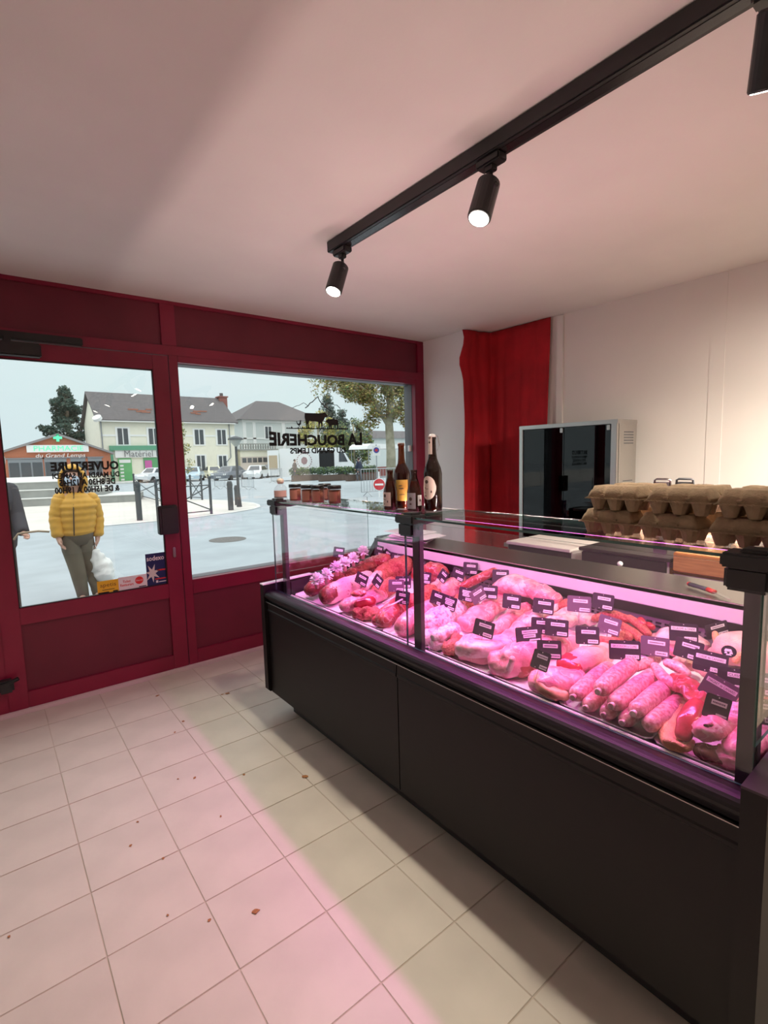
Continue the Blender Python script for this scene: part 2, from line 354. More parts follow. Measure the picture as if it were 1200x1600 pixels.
# end panels
for y0, y1 in ((CY1, CY1+0.045), (CY0-0.05, CY0)):
    pr_ = [(1.258, 0.142), (1.27, 0.13), (2.40, 0.13), (2.40, 0.99), (2.16, 0.99), (2.05, 0.85), (1.60, 0.81), (1.258, 0.80)]
    bm = B(); extr(bm, pr_, y0, y1); ep = cp('end_panel', bm, M_black)
    bm = B(); extr(bm, [(1.256, 0.80), (1.256, 0.806), (1.60, 0.816), (1.60, 0.81)], y0, y1); obj('edge_trim', bm, M_white if y0 > 2 else M_post, ep)
# inside cheeks (pale liner)
for y0, y1 in ((CY1-0.008, CY1-0.001), (CY0+0.001, CY0+0.008)):
    bm = B(); extr(bm, [(1.44, 0.70), (2.09, 0.775), (2.09, 0.86), (1.44, 0.79)], y0, y1); cp('liner', bm, M_post)
# posts
for y in (CY1-0.03, SEAM-0.012, CY0+0.028):
    bm = B(); box(bm, 1.385, 1.412, y-0.022, y+0.022, 0.70, 1.285, bev=0.003); cp('post', bm, M_post)
    bm = B(); extr(bm, [(1.385, 1.262), (1.385, 1.295), (1.66, 1.297), (1.66, 1.283)], y-0.015, y+0.015); cp('shelf_arm', bm, M_post)
    bm = B(); box(bm, 1.318, 1.40, y-0.055, y+0.055, 1.278, 1.312, bev=0.005); box(bm, 1.33, 1.40, y-0.04, y+0.05, 1.222, 1.28, bev=0.008); box(bm, 1.335, 1.39, y-0.035, y+0.02, 1.31, 1.322, bev=0.004)
    tube(bm, [(1.36, y-0.062, 1.262), (1.36, y-0.050, 1.262)], 0.010, 10); cp('clamp', bm, M_plastic)
# glass
def pane(name, x0, x1, y0, y1, z0, z1):
    bm = B(); box(bm, x0, x1, y0, y1, z0, z1)
    dims = (x1-x0, y1-y0, z1-z0); ax = dims.index(min(dims)); bm.normal_update()
    for f in bm.faces: f.material_index = 0 if abs(f.normal[ax]) > 0.5 else 1
    return cp(name, bm, [M_sglass if name == 'shelf_glass' else M_cglass, M_gedge])
for y0, y1 in ((CY0+.002, SEAM-0.003), (SEAM+0.003, CY1-.002)):
    pane('front_glass', 1.338, 1.344, y0, y1, 0.757, 1.285)
    pane('shelf_glass', 1.335, 1.68, y0, y1, 1.298, 1.306)
for y in (CY1-0.006, CY0+0.0): pane('side_glass', 1.345, 2.05, y, y+0.006, 0.86, 1.28)
# pink strip light under the shelf
bm = B(); box(bm, 1.530, 1.590, CY0+.05, CY1-.05, 1.2815, 1.2855); box(bm, 1.530, 1.5545, CY0+.05, CY1-.05, 1.2855, 1.2975); box(bm, 1.587, 1.590, CY0+.05, CY1-.05, 1.2855, 1.290); led = cp('lamp_housing', bm, M_plastic)  # left wall raised to cut the edge of the added uplight
bm = B(); box(bm, 1.545, 1.575, CY0+.06, CY1-.06, 1.277, 1.2814); obj('light_strip', bm, mat('pink_light_strip', (1, .6, .8), 0.5, emit=LED_COL, estr=5.0), led)
for k in range(2):
    L = bpy.data.lights.new('strip_light', 'AREA'); L.shape = 'RECTANGLE'; L.size = 1.15; L.size_y = 0.03; L.energy = LED_W; L.color = LED_COL
    o = bpy.data.objects.new('strip_light', L); C.objects.link(o); o.location = (1.56, CY0+.66+k*1.17, 1.274); o.rotation_euler = (0, R(0), R(90))

L = bpy.data.lights.new('added_uplight', 'AREA'); L.shape = 'RECTANGLE'; L.size = CY1-CY0-.16; L.size_y = 0.0010; L.energy = UP_W; L.color = (1.0, 0.72, 0.66)  # unseen area lamp added to make the bright ceiling patch
o = bpy.data.objects.new('added_uplight', L); C.objects.link(o); o.location = (1.5610, (CY0+CY1)/2, 1.2868); o.rotation_euler = (R(180), 0, R(90))
# ================================================================ CEILING TRACK AND SPOTS
bm = B(); box(bm, 1.515, 1.585, -2.2, 2.36, 2.625, 2.68, bev=0.004); trk = obj('track_rail', bm, M_plastic, loc=(1.55, 0.1, 2.68)); tag(trk, 'long black track rail fixed along the pale ceiling above the counter', 'track')
bm = B(); box(bm, 1.533, 1.567, -2.2, 2.34, 2.6235, 2.6265); obj('conductor_slot', bm, M_blackgloss, trk)
M_lens = mat('lit_lens', (1, 1, 1), 0.3, emit=(1.0, 0.95, 0.82), estr=22.0)
bm = B(); box(bm, 2.715, 2.785, -2.2, 0.20, 2.625, 2.68, bev=0.004); trk2 = obj('track_rail', bm, M_plastic, loc=(2.75, -1.0, 2.68)); tag(trk2, 'second black track rail over the staff side, outside the picture', 'track')
def spot(y, tx, ty, label, watts=SPOT_W, x=1.55, size=100, aim=None, up=0.0):
    t = thing('track_spotlight', label, 'spotlight', (x, y, 2.625), 'black track spotlights')
    bm = B(); box(bm, x-.026, x+.026, y-.055, y+.055, 2.595, 2.625, bev=0.006); box(bm, x-.014, x+.014, y-.02, y+.02, 2.575, 2.6, bev=0.004); obj('adapter', bm, M_plastic, t)
    ax = Vector((tx, ty, -1)).normalized(); top = Vector((x-.012, y, 2.535+up)); 
    sd = ax.cross(Vector((1, 0, 0))).normalized()
    pc = top + Vector((0.0, -0.0, 0))
    bm = B(); tube(bm, [(x, y, 2.585), (x, y, 2.555), pc+ax*.03-Vector((0.0, 0.043, 0))], 0.009, 8); obj('stem', bm, M_plastic, t)
    bm = B(); tube(bm, [top-ax*.002, top+ax*.004, top+ax*.150, top+ax*.155], [0.036, 0.042, 0.043, 0.0405], 24); h = obj('housing', bm, M_plastic, t, smooth=False)
    bm = B(); tube(bm, [top+ax*.1552, top+ax*.157], 0.0355, 24); obj('lens', bm, M_lens, t)
    L = bpy.data.lights.new('spot_lamp', 'SPOT'); L.energy = watts; L.color = SPOT_COL; L.spot_size = R(size); L.spot_blend = 1.0; L.shadow_soft_size = 0.03
    o = bpy.data.objects.new('spot_lamp', L); C.objects.link(o); o.location = top+ax*.165; o.rotation_euler = (Vector((*aim, -1)).normalized() if aim else ax).to_track_quat('-Z', 'Y').to_euler()
    return t
spot(2.27, -0.44, -0.12, 'lit black spotlight at the window end of the ceiling track', size=150)
spot(1.29, -0.44, -0.04, 'lit black spotlight halfway along the ceiling track, above the counter middle')
spot(0.430, 0.52, 0.26, 'black spotlight cut by the top right corner, seen from behind', up=.03, watts=SPOT_W*1.2)
spot(-0.6, -0.42, 0.0, 'black spotlight on the ceiling track behind the photographer')
spot(-1.6, -0.42, 0.0, 'black spotlight at the rear end of the ceiling track')
spot(0.05, 0.55, 0.55, 'black spotlight on the staff side track, lighting the white wall', x=2.75, watts=STAFF_W, size=120)
spot(-0.8, 0.30, 1.35, 'black spotlight in the middle of the staff side track', x=2.75, watts=STAFF_W*2.2, size=60)
spot(-1.7, 0.2, 0.40, 'black spotlight at the rear end of the staff side track', x=2.75, watts=STAFF_W, size=120)

# ================================================================ THINGS BEHIND THE COUNTER
t = thing('display_cabinet', 'stainless steel display cabinet with two dark glass doors against the white wall', 'cabinet', (3.68, 2.2, 0.0))
M_dglass = glass('dark_door_glass', (0.10, 0.085, 0.09), 0.035)
bm = B()
box(bm, 3.52, 3.782, 1.795, 1.815, 0.82, 1.77); box(bm, 3.52, 3.782, 2.60, 2.62, 0.82, 1.77); box(bm, 3.498, 3.784, 1.791, 2.624, 1.742, 1.772, bev=0.003); box(bm, 3.50, 3.782, 1.795, 2.62, 0.80, 0.84); box(bm, 3.762, 3.782, 1.8, 2.61, 0.82, 1.76)
obj('housing', bm, M_steel, t)
for y0, y1 in ((1.795, 1.838), (2.585, 2.62)): bm = B(); box(bm, 3.495, 3.53, y0, y1, 0.82, 1.745, bev=0.003); obj('frame_post', bm, M_steel, t)
for y0, y1 in ((1.842, 2.21), (2.215, 2.582)):
    bm = B(); box(bm, 3.505, 3.512, y0, y1, 0.845, 1.738); d_ = obj('door', bm, M_dglass, t)
    bm = B(); box(bm, 3.497, 3.506, y0+.005, y0+.03, 1.70, 1.735, bev=0.002); obj('hinge', bm, M_steel, d_)
for z in (1.05, 1.25, 1.45):
    bm = B(); box(bm, 3.54, 3.76, 1.82, 2.59, z, z+.012); obj('shelf', bm, M_grey, t)
bm = B()
for a in range(7):
    for b_ in range(5): box(bm, 3.60+a*.02, 3.61+a*.02, 1.792, 1.796, 1.60+b_*.02, 1.608+b_*.02); box(bm, 3.60+a*.02, 3.61+a*.02, 1.792, 1.796, 1.25+b_*.02, 1.258+b_*.02)
obj('vent_holes', bm, M_grey, t, kind='stuff')
t = thing('cabinet_stand', 'low steel table under the stainless display cabinet', 'table', (3.65, 2.2, 0))
bm = B(); box(bm, 3.42, 3.7825, 1.70, 2.72, 0.765, 0.80, bev=0.003); obj('table_top', bm, M_steel, t)
for x in (3.46, 3.75):
    for y in (1.75, 2.67): bm = B(); box(bm, x-.02, x+.02, y-.02, y+.02, 0, 0.765); obj('leg', bm, M_steel, t)
M_cream = mat('cream_laminate', (0.70, 0.64, 0.60), 0.5)
M_brownblk = mat('dark_brown_front', (0.035, 0.024, 0.026), 0.5)
t = thing('base_cabinet', 'low cabinet with pale top and side behind the counter, left of the black drawers', 'cabinet', (3.0, 1.95, 0))
bm = B(); box(bm, 2.83, 3.20, 1.72, 2.20, 0.0, 0.93); obj('carcass', bm, M_cream, t)
bm = B(); box(bm, 2.81, 2.83, 1.725, 2.195, 0.05, 0.925, bev=0.002); obj('door', bm, M_brownblk, t)
bm = B(); box(bm, 2.80, 3.20, 1.715, 2.205, 0.93, 0.95, bev=0.003); obj('worktop', bm, M_cream, t)
t = thing('drawer_unit', 'black drawer unit with a white round knob behind the counter', 'drawers', (3.0, 1.4, 0))
bm = B(); box(bm, 2.83, 3.22, 1.15, 1.65, 0.0, 0.955); obj('carcass', bm, M_cream, t)
for z0, z1 in ((0.72, 0.95), (0.40, 0.71), (0.06, 0.39)):
    bm = B(); box(bm, 2.81, 2.83, 1.16, 1.645, z0, z1, bev=0.003); d_ = obj('drawer', bm, M_brownblk, t)
    bm = B(); ball(bm, (2.798, 1.40, (z0+z1)/2+.075), 0.016); obj('knob', bm, M_white, d_, True)
bm = B(); box(bm, 2.80, 3.23, 1.13, 1.66, 0.957, 0.975, bev=0.003); obj('top', bm, M_brownblk, t)
M_wood = mat('beech_wood', (0.62, 0.30, 0.12), 0.5, col2=(0.48, 0.21, 0.08), vscale=9, stretch=(2, 1, 14))
t = thing('wooden_drawer', 'light wooden drawer with brass edge behind the counter, under the egg cartons', 'drawer', (2.95, 0.9, 0))
bm = B(); box(bm, 2.80, 3.2, 0.66, 1.12, 0.915, 1.015, bev=0.004); obj('wooden_front', bm, M_wood, t)
bm = B(); box(bm, 2.79, 2.80, 0.66, 1.12, 0.905, 0.915); box(bm, 2.79, 2.80, 1.12, 1.13, 0.87, 0.93); obj('brass_edge', bm, mat('brass', (0.6, 0.4, 0.15), 0.3, 1.0), t)
bm = B(); box(bm, 2.82, 3.2, 0.66, 1.12, 0.0, 0.905); obj('carcass', bm, M_cream, t)
# papers
paper = []
for k in range(5):
    rnd = random.Random(k); a = rnd.uniform(-.25, .25)
    b_ = B(); box(b_, -.105, .105, -.148, .148, 0, .004)
    for v in b_.verts: v.co.z += 0.012*(abs(v.co.x)/.1)*rnd.uniform(.2, 1) if v.co.y > 0 else 0
    bm = B(); join(bm, b_, Matrix.Translation((2.24+rnd.uniform(-.03, .03), 2.52+rnd.uniform(-.06, .06), 0.990+k*.012)) @ Matrix.Rotation(a+R(15), 4, 'Z'))
    o = obj('paper_sheet', bm, mat('wrap_paper', (0.82, 0.80, 0.80), 0.7), loc=(2.24, 2.52, 0.99+k*.012))
    tag(o, ('sheet of white wrapping paper in the loose pile at the far end of the worktop'), 'paper', 'paper pile on the worktop')
# knife
t = thing('boning_knife', 'knife with dark grey and red handle lying on the steel worktop', 'knife', (2.15, 0.75, 0.99))
ka, kb, kc, kd = Vector((2.225, 0.827, 1.002)), Vector((2.183, 0.742, 1.002)), Vector((2.164, 0.713, 1.001)), Vector((2.110, 0.633, 0.996))
bm = B(); tube(bm, [ka.lerp(kb, .04), ka.lerp(kb, .25), ka.lerp(kb, .6), kb], [(0.009, 0.008), (0.011, 0.009), (0.009, 0.008), (0.010, 0.009)], 12); obj('handle', bm, mat('grey_grip', (0.05, 0.05, 0.06), 0.5), t, True)
M_rr = mat('red_grip', (0.55, 0.05, 0.04), 0.4)
bm = B(); tube(bm, [ka-(kb-ka)*.03, ka.lerp(kb, .05)], [0.007, 0.0095], 12); obj('red_cap', bm, M_rr, t, True)
bm = B(); tube(bm, [kb, kc], [(0.0105, 0.0095), (0.012, 0.008)], 12); obj('red_cap', bm, M_rr, t, True)
dx = (kd-kc).normalized(); px = Vector((-dx.y, dx.x, 0))
bm = B(); prism(bm, [(0, -.010), (0.0, .010), ((kd-kc).length*.7, .006), ((kd-kc).length, -.006), ((kd-kc).length*.8, -.010)], kc-Vector((0, 0, .001)), dx, px, (0, 0, 0.0018)); obj('blade', bm, M_steel, t)
# small steel pan handles behind the egg cartons
for lab, (hx, hy, hz), mm in (('pale round edged clip standing behind the egg cartons', (2.900, 1.229, 1.379), M_steel), ('dark grey clip standing behind the egg cartons, right of the pale clip', (2.900, 1.116, 1.382), M_grey)):
    t = thing('label_clip', lab, 'clip', (hx, hy, hz-.52))
    bm = B(); tube(bm, [(hx, hy-.042, hz-.03), (hx, hy-.040, hz+.006), (hx, hy-.03, hz+.012), (hx, hy+.03, hz+.012), (hx, hy+.040, hz+.006), (hx, hy+.042, hz-.03)], 0.006, 8); obj('grip', bm, mm, t, True)
    bm = B(); box(bm, hx-.004, hx+.004, hy-.036, hy+.036, hz-.53, hz-.004, bev=0.002); obj('stand_plate', bm, mm, t)

# ================================================================ CURTAIN
def curtain():
    bm = B(); pts = []
    n1, n2 = 26, 40
    path = [(3.475+.345*k/n1, 3.235-.05*k/n1) for k in range(n1)] + [(3.82, 3.185-.64*k/n2) for k in range(n2+1)]
    zs = [0.12+ (2.672-0.12)*k/40 for k in range(41)]
    grid = []
    for z in zs:
        row = []; h = (z-0.12)/2.55
        for i, (x, y) in enumerate(path):
            s = i/(len(path)-1)
            fold = (math.sin(s*22+1.2*math.sin(z*1.3))*0.012+math.sin(s*51+z*2)*0.005+mnoise.noise(Vector((s*7, z*1.5, 3)))*0.012)*(1.15-.55*h)
            # left edge: bulge near the top, tucked lower down
            if i < n1:
                q = 1-i/n1
                e = 0.055*math.exp(-((z-2.38)/.10)**2)-0.03*math.exp(-((z-2.60)/.08)**2)+0.025*math.exp(-((z-1.9)/.4)**2)*-1
                x -= e*q; y -= fold+.02*math.exp(-((z-2.38)/.2)**2)*q
            else:
                x -= abs(fold)+0.004; q = (i-n1)/n2
                y += q*(0.05*(1-h)*0.4 + 0.02*(2.672-z)*.6)
            row.append(bm.verts.new((x, y, z)))
        grid.append(row)
    for a, b_ in zip(grid, grid[1:]):
        for i in range(len(path)-1): bm.faces.new((a[i], a[i+1], b_[i+1], b_[i]))
    bmesh.ops.recalc_face_normals(bm, faces=bm.faces)
    r = bmesh.ops.solidify(bm, geom=list(bm.faces), thickness=0.004)
    return bm
o = obj('curtain', curtain(), mat('red_cloth', (0.42, 0.006, 0.014), 0.85, var=0.18, vscale=5), smooth=True, loc=(3.6, 3.1, 0.12)); tag(o, 'red cloth hanging in folds in the corner from the ceiling', 'curtain')

# ================================================================ ON THE GLASS SHELF
M_amber = glass('amber_glass', (0.32, 0.11, 0.02), 0.06, 0.8)
M_dkamber = glass('dark_amber_glass', (0.16, 0.06, 0.02), 0.06, 0.8)
M_inkbr = mat('brown_print', (0.10, 0.06, 0.05), .6)
M_beer = mat('beer', (0.20, 0.06, 0.012), 0.25)
SZ = 1.306
def label_patch(bm, c, r, z0, z1, a0, a1, n=10, bulge=None):
    """curved label on a bottle, from angle a0 to a1"""
    g = []
    for k in range(n+1):
        a = a0+(a1-a0)*k/n
        zz0, zz1 = (z0, z1)
        if bulge: 
            h = (z1-z0)/2*math.sqrt(max(0.02, 1-(2*k/n-1)**2)); m_ = (z0+z1)/2; zz0, zz1 = m_-h, m_+h
        g.append([bm.verts.new((c[0]+rr*math.cos(a), c[1]+rr*math.sin(a), z)) for rr in (r, r+.0008) for z in (zz0, zz1)])
    for A, D in zip(g, g[1:]):
        bm.faces.new((A[0], D[0], D[1], A[1])); bm.faces.new((A[2], D[2], D[3], A[3])); bm.faces.new((A[0], D[0], D[2], A[2])); bm.faces.new((A[1], D[1], D[3], A[3]))
    for q in (g[0], g[-1]): bm.faces.new((q[0], q[1], q[3], q[2]))
M_cream2 = mat('cream_label', (0.72, 0.58, 0.52), 0.6); M_yell = mat('yellow_label', (0.75, 0.48, 0.10), 0.6, col2=(0.55, 0.28, 0.05), vscale=14); M_grylab = mat('grey_label', (0.42, 0.38, 0.42), 0.6)
AV = math.atan2(-1.7, -1.5)       # the side that faces the customer
def bottle(lab, c, prof, gm, labels, cap=None, fill=.75):
    t = thing('beer_bottle', lab, 'bottle', c, 'beer bottles on the glass shelf')
    H_ = prof[-1][1]
    bm = B(); lathe(bm, c, prof, 22); obj('glass_body', bm, gm, t, True)
    inner = [(max(.002, r-.004), z+.004 if z < .01 else z) for r, z in prof if z < H_*fill]
    bm = B(); lathe(bm, c, inner, 18); obj('beer', bm, M_beer, t, True)
    for (rr, z0, z1, a0, a1, mm, bul, marks) in labels:
        bm = B(); label_patch(bm, c, rr+.0006, c[2]+z0, c[2]+z1, AV+a0, AV+a1, bulge=bul); L_ = obj('label', bm, mm, t)
        if marks:
            bm = B()
            for u, v, s, w_ in marks:
                a = AV+a0+(a1-a0)*u; zz = c[2]+z0+(z1-z0)*v
                label_patch(bm, c, rr+.0016, zz-s, zz+s, a-w_, a+w_, 6, bulge=True)
            obj('print', bm, M_inkbr, L_, kind='stuff')
    if cap: cap(t, c, H_)
    return t
small = [(0.0, 0), (.030, 0), (.033, .004), (.033, .085), (.030, .098), (.020, .132), (.0145, .150), (.0135, .172), (.0150, .174), (.0150, .183), (.0, .183)]
big = [(0, 0), (.037, 0), (.0395, .006), (.0395, .160), (.037, .175), (.024, .200), (.019, .212), (.0165, .235), (.0145, .292), (.0165, .294), (.0165, .304), (0, .304)]
swing = [(0, 0), (.038, 0), (.0405, .006), (.0405, .165), (.036, .190), (.025, .218), (.020, .232), (.0165, .262), (.0145, .315), (.0165, .317), (.0165, .326), (0, .326)]
mk = [(.42, .76, .008, .22), (.30, .50, .0018, .09), (.45, .46, .0012, .2), (.72, .34, .006, .07), (.34, .16, .0025, .13), (.30, .30, .0012, .10)]
def crown(t, c, h):
    bm = B(); lathe(bm, (c[0], c[1], c[2]+h), [(0.0, .004), (.0152, .004), (.0165, -.004), (0.0165, -.006), (.0, -.006)][::-1], 18); obj('crown_cap', bm, M_cream2, t)
def swingcap(t, c, h):
    bm = B(); lathe(bm, (c[0], c[1], c[2]+h), [(0, -.002), (.0155, -.002), (.0165, .004), (.012, .013), (0, .014)], 16); obj('stopper', bm, M_white, t, True)
    bm = B(); p = Vector(c); tube(bm, [p+Vector((.016, -.012, h-.06)), p+Vector((.026, -.018, h-.035)), p+Vector((.020, -.014, h+.004)), p+Vector((0, 0, h+.016)), p+Vector((-.018, .012, h)), p+Vector((-.017, .012, h-.03))], .0016, 6); obj('wire_bail', bm, M_steel, t, True)
    bm = B(); label_patch(bm, c, .0185, c[2]+h-.075, c[2]+h+.004, AV-1.3, AV-.1, 8); L_ = obj('neck_label', bm, M_cream2, t)
    bm = B(); label_patch(bm, c, .0195, c[2]+h-.028, c[2]+h-.018, AV-1.0, AV-.5, 4, bulge=True); label_patch(bm, c, .0195, c[2]+h-.006, c[2]+h-.001, AV-1.1, AV-.35, 4); obj('print', bm, M_inkbr, L_, kind='stuff')
bottle('short brown beer bottle with cream printed label, leftmost of the bottles', (1.473, 1.825, 1.306), small, M_amber, [(.033, .018, .082, -1.5, .05, M_cream2, None, mk)])
bottle('tall brown beer bottle with yellow paper label, behind the short bottles', (1.564, 1.849, 1.306), big, M_amber, [(.0395, .035, .135, -.75, .75, M_yell, None, [(.4, .72, .002, .25), (.45, .58, .0025, .3), (.5, .3, .0015, .35)])], crown)
bottle('short brown beer bottle with grey shield label, between the two tall bottles', (1.505, 1.695, 1.306), small, M_amber, [(.033, .012, .082, -1.2, .15, M_grylab, None, [(.5, .62, .008, .22), (.5, .3, .004, .16)]), (.033, .025, .072, .45, 1.15, M_white, None, [(.5, .5, .006, .12)])])
bottle('tall dark swing top beer bottle with oval cream label, rightmost of the bottles', (1.576, 1.648, 1.306), swing, M_dkamber, [(.0405, .05, .155, -1.55, .30, M_cream2, True, mk)], swingcap)
M_jarglass = glass('jar_glass', (0.93, 0.93, 0.93), 0.05)
M_pate = mat('pate_filling', (0.34, 0.10, 0.055), 0.55, var=.25, vscale=60)
M_paplab = mat('jar_label', (0.50, 0.22, 0.16), 0.6)
def jar(px, label):
    c = px
    t = thing('preserve_jar', label, 'jar', c, 'jars of brown preserve on the glass shelf')
    bm = B(); lathe(bm, c, [(0, 0), (.031, 0), (.034, .004), (.034, .082), (.031, .088), (0, .088)], 22); obj('glass_body', bm, M_jarglass, t, True)
    bm = B(); lathe(bm, c, [(0, .012), (.0315, .012), (.0315, .080), (0, .080)], 20); obj('filling', bm, M_pate, t, True)
    bm = B(); lathe(bm, c, [(0, .086), (.0345, .086), (.0355, .089), (.0355, .101), (.033, .104), (0, .104)], 22); obj('lid', bm, M_plastic, t)
    bm = B(); label_patch(bm, c, .0346, c[2]+.022, c[2]+.072, AV-.75, AV+.55); obj('label', bm, M_paplab, t)
jar((1.375, 2.565, 1.306), 'jar of brown preserve next to the clear bottle, leftmost of the jars')
jar((1.368, 2.415, 1.306), 'jar of brown preserve, second of the jars from the clear bottle')
jar((1.384, 2.333, 1.306), 'jar of brown preserve in front of another jar, middle of the row')
jar((1.492, 2.437, 1.306), 'jar of brown preserve half hidden behind the middle jar')
jar((1.421, 2.225, 1.306), 'jar of brown preserve standing alone at the right end of the jars')
c = (1.353, 2.700, 1.306)
t = thing('clear_bottle', 'small clear bottle with pink label and pale cork, at the window end of the shelf', 'bottle', c)
bm = B(); lathe(bm, c, [(0, 0), (.036, 0), (.038, .005), (.038, .068), (.034, .085), (.018, .098), (.014, .106), (0, .106)], 22); obj('glass_body', bm, M_jarglass, t, True)
bm = B(); lathe(bm, c, [(0, .104), (.0145, .104), (.020, .112), (.021, .124), (.015, .134), (0, .136)], 16); obj('stopper', bm, mat('pale_stopper', (.78, .68, .55), .5), t, True)
bm = B(); label_patch(bm, c, .0385, c[2]+.030, c[2]+.066, AV-1.2, AV+1.2); L_ = obj('label', bm, mat('pink_label', (.72, .45, .40), .6), t)
bm = B(); label_patch(bm, c, .0393, c[2]+.024, c[2]+.030, AV-1.2, AV+1.2); obj('label_band', bm, M_grey, L_)
# ---- egg cartons
M_pulp = mat('grey_brown_pulp', (0.33, 0.235, 0.145), 0.95, var=0.12, vscale=60, bump=0.25, bscale=220)
def carton(loc, rz, label):
    """six egg pulp carton, long side along local y, 0.158 x 0.105 x 0.07"""
    t = thing('egg_carton', label, 'egg carton', (0, 0, 0), 'egg cartons on the glass shelf')
    L2, W2 = .080, .053
    bm = B()
    for a in (-1, 0, 1):
        for b_ in (-1, 1):
            cx, cy = b_*.0255, a*.0525
            pr_ = []
            for z, s in ((0, .014), (.006, .0165), (.030, .0245), (.0345, .0265)): pr_.append((cx, cy, z, s, s))
            rings(bm, pr_, 10)
    obj('cup_tray', bm, M_pulp, t)
    bm = B(); box(bm, -W2, W2, -L2, L2, .033, .0375, bev=.0015); obj('rim', bm, M_pulp, t)
    bm = B()
    for k in range(40):
        s = math.sin(k*2.4)*.0012
        q = -L2+2*L2*k/39
        for sx in (-1, 1): box(bm, sx*(W2+.0005)-.0015, sx*(W2+.0005)+.0015, q-.002, q+.002, .0335+s, .0365+s)
    obj('torn_edge', bm, M_pulp, t, kind='stuff')
    bm = B(); g = []
    nx, ny = 12, 30
    for i in range(nx+1):
        row = []
        for j in range(ny+1):
            u, v = -1+2*i/nx, -1+2*j/ny
            z = .034*min(1, (1-abs(u))*3.6, (1-abs(v))*5.0)
            z *= 0.96+.04*abs(math.cos(v*1.5*math.pi))
            notch = max(0, 1-abs((abs(v)-.333)/.05))*.35*min(1, max(0, (abs(u)-.55)*3))
            row.append(bm.verts.new((u*(W2-.001)*(1-.0*abs(v)), v*(L2-.001), .037+z*(1-notch))))
        g.append(row)
    for i in range(nx):
        for j in range(ny): bm.faces.new((g[i][j], g[i+1][j], g[i+1][j+1], g[i][j+1]))
    bm.faces.new([g[0][j] for j in range(ny+1)]+[g[i][ny] for i in range(1, nx+1)]+[g[nx][j] for j in range(ny-1, -1, -1)]+[g[i][0] for i in range(nx-1, 0, -1)])
    ld = obj('lid', bm, M_pulp, t, True)
    for q in (-.027, .027): bm = B(); box(bm, -W2-.003, -W2+.006, q-.006, q+.006, .042, .047, bev=.001); obj('catch', bm, M_pulp, ld)
    t.location = loc; t.rotation_euler = (0, 0, rz)
    return t
CH = .0712
carton((1.475, .762, SZ), R(3), 'egg carton in the bottom layer, at the left end of the front row')
for (x, y, l, a, lab) in ((1.475, .590, 0, -3, 'egg carton in the bottom layer of the front row, second from the left'), (1.478, .415, 0, 2, 'egg carton in the bottom front layer, cut by the right frame edge'),
    (1.475, .742, 1, -2, 'egg carton in the top layer, at the left end of the front row'), (1.474, .568, 1, 2, 'egg carton in the top layer of the front row, middle of three'), (1.478, .398, 1, -1, 'egg carton in the top front layer, cut by the right frame edge'),
    (1.600, .765, 0, 1, 'egg carton in the bottom layer of the back row, left end'), (1.600, .585, 0, -2, 'egg carton in the bottom layer of the back row, middle'), (1.600, .415, 0, -2, 'egg carton in the bottom layer of the back row, right end'),
    (1.602, .745, 1, 1, 'egg carton in the top layer of the back row, left end'), (1.600, .575, 1, -1, 'egg carton in the top layer of the back row, middle'), (1.604, .400, 1, 2, 'egg carton in the top layer of the back row, right end')):
    carton((x, y, SZ+l*CH), R(a), lab)

# ================================================================ LETTERING AND STICKERS ON THE GLASS
YL = YF+0.0255; YW = YF+0.1130
ML = Vector((-1, 0, 0)); UP = Vector((0, 0, 1))
hours = thing('hours_lettering', 'black opening hours lettering on the door glass, seen from behind', 'lettering', (0.53, YL, 1.36))
for body, x0, x1, z0, z1 in (('OUVERTURE', .333, .724, 1.512, 1.576), ('DU MARDI AU SAMEDI', .337, .724, 1.463, 1.504), ('DE 8H30 À 12H45', .371, .695, 1.414, 1.462), ('& DE 15H00 À 19H00', .343, .718, 1.366, 1.413)):
    text(body.replace('À', 'A'), (x1, YL, z0), ML, UP, x1-x0, z1-z0-.004, M_ink, hours, 'text_line', bold=.045)
logo = thing('shop_logo_lettering', 'black shop name with cow, pig and hen on the big window, seen from behind', 'lettering', (2.37, YW, 1.6))
_k = YW/3.94
def S(x): return x*_k
def SZ_(z): return 1.55+(z-1.55)*_k
text('LA BOUCHERIE', (S(2.848), YW, SZ_(1.665)), ML, UP, S(2.848)-S(1.891), .125, M_ink, logo, 'text_line', bold=.045, bend=(lambda u: (.16*(2*u-1)**2 if True else 0)*-0.0, lambda u: 1-.22*(1-(2*u-1)**2)))
text('DU GRAND LEMPS', (S(2.655), YW, SZ_(1.597)), ML, UP, S(2.655)-S(2.08), .052, M_ink, logo, 'text_line', bold=.04)
def sil(name, poly, x0, x1, z0, z1, flip=False):
    xs = [p[0] for p in poly]; ys = [p[1] for p in poly]; bm = B(); X0, X1, Y0, Y1 = min(xs), max(xs), min(ys), max(ys)
    q = [(S(x0)+(S(x1)-S(x0))*((p[0]-X0)/(X1-X0)), SZ_(z0)+(SZ_(z1)-SZ_(z0))*(p[1]-Y0)/(Y1-Y0)) for p in poly]
    prism(bm, q, (0, YW-.0004, 0), (1, 0, 0), (0, 0, 1), (0, .0008, 0)); bm.normal_update(); bmesh.ops.triangulate(bm, faces=[f for f in bm.faces if len(f.verts) > 4], ngon_method='EAR_CLIP'); obj(name, bm, M_ink, logo)
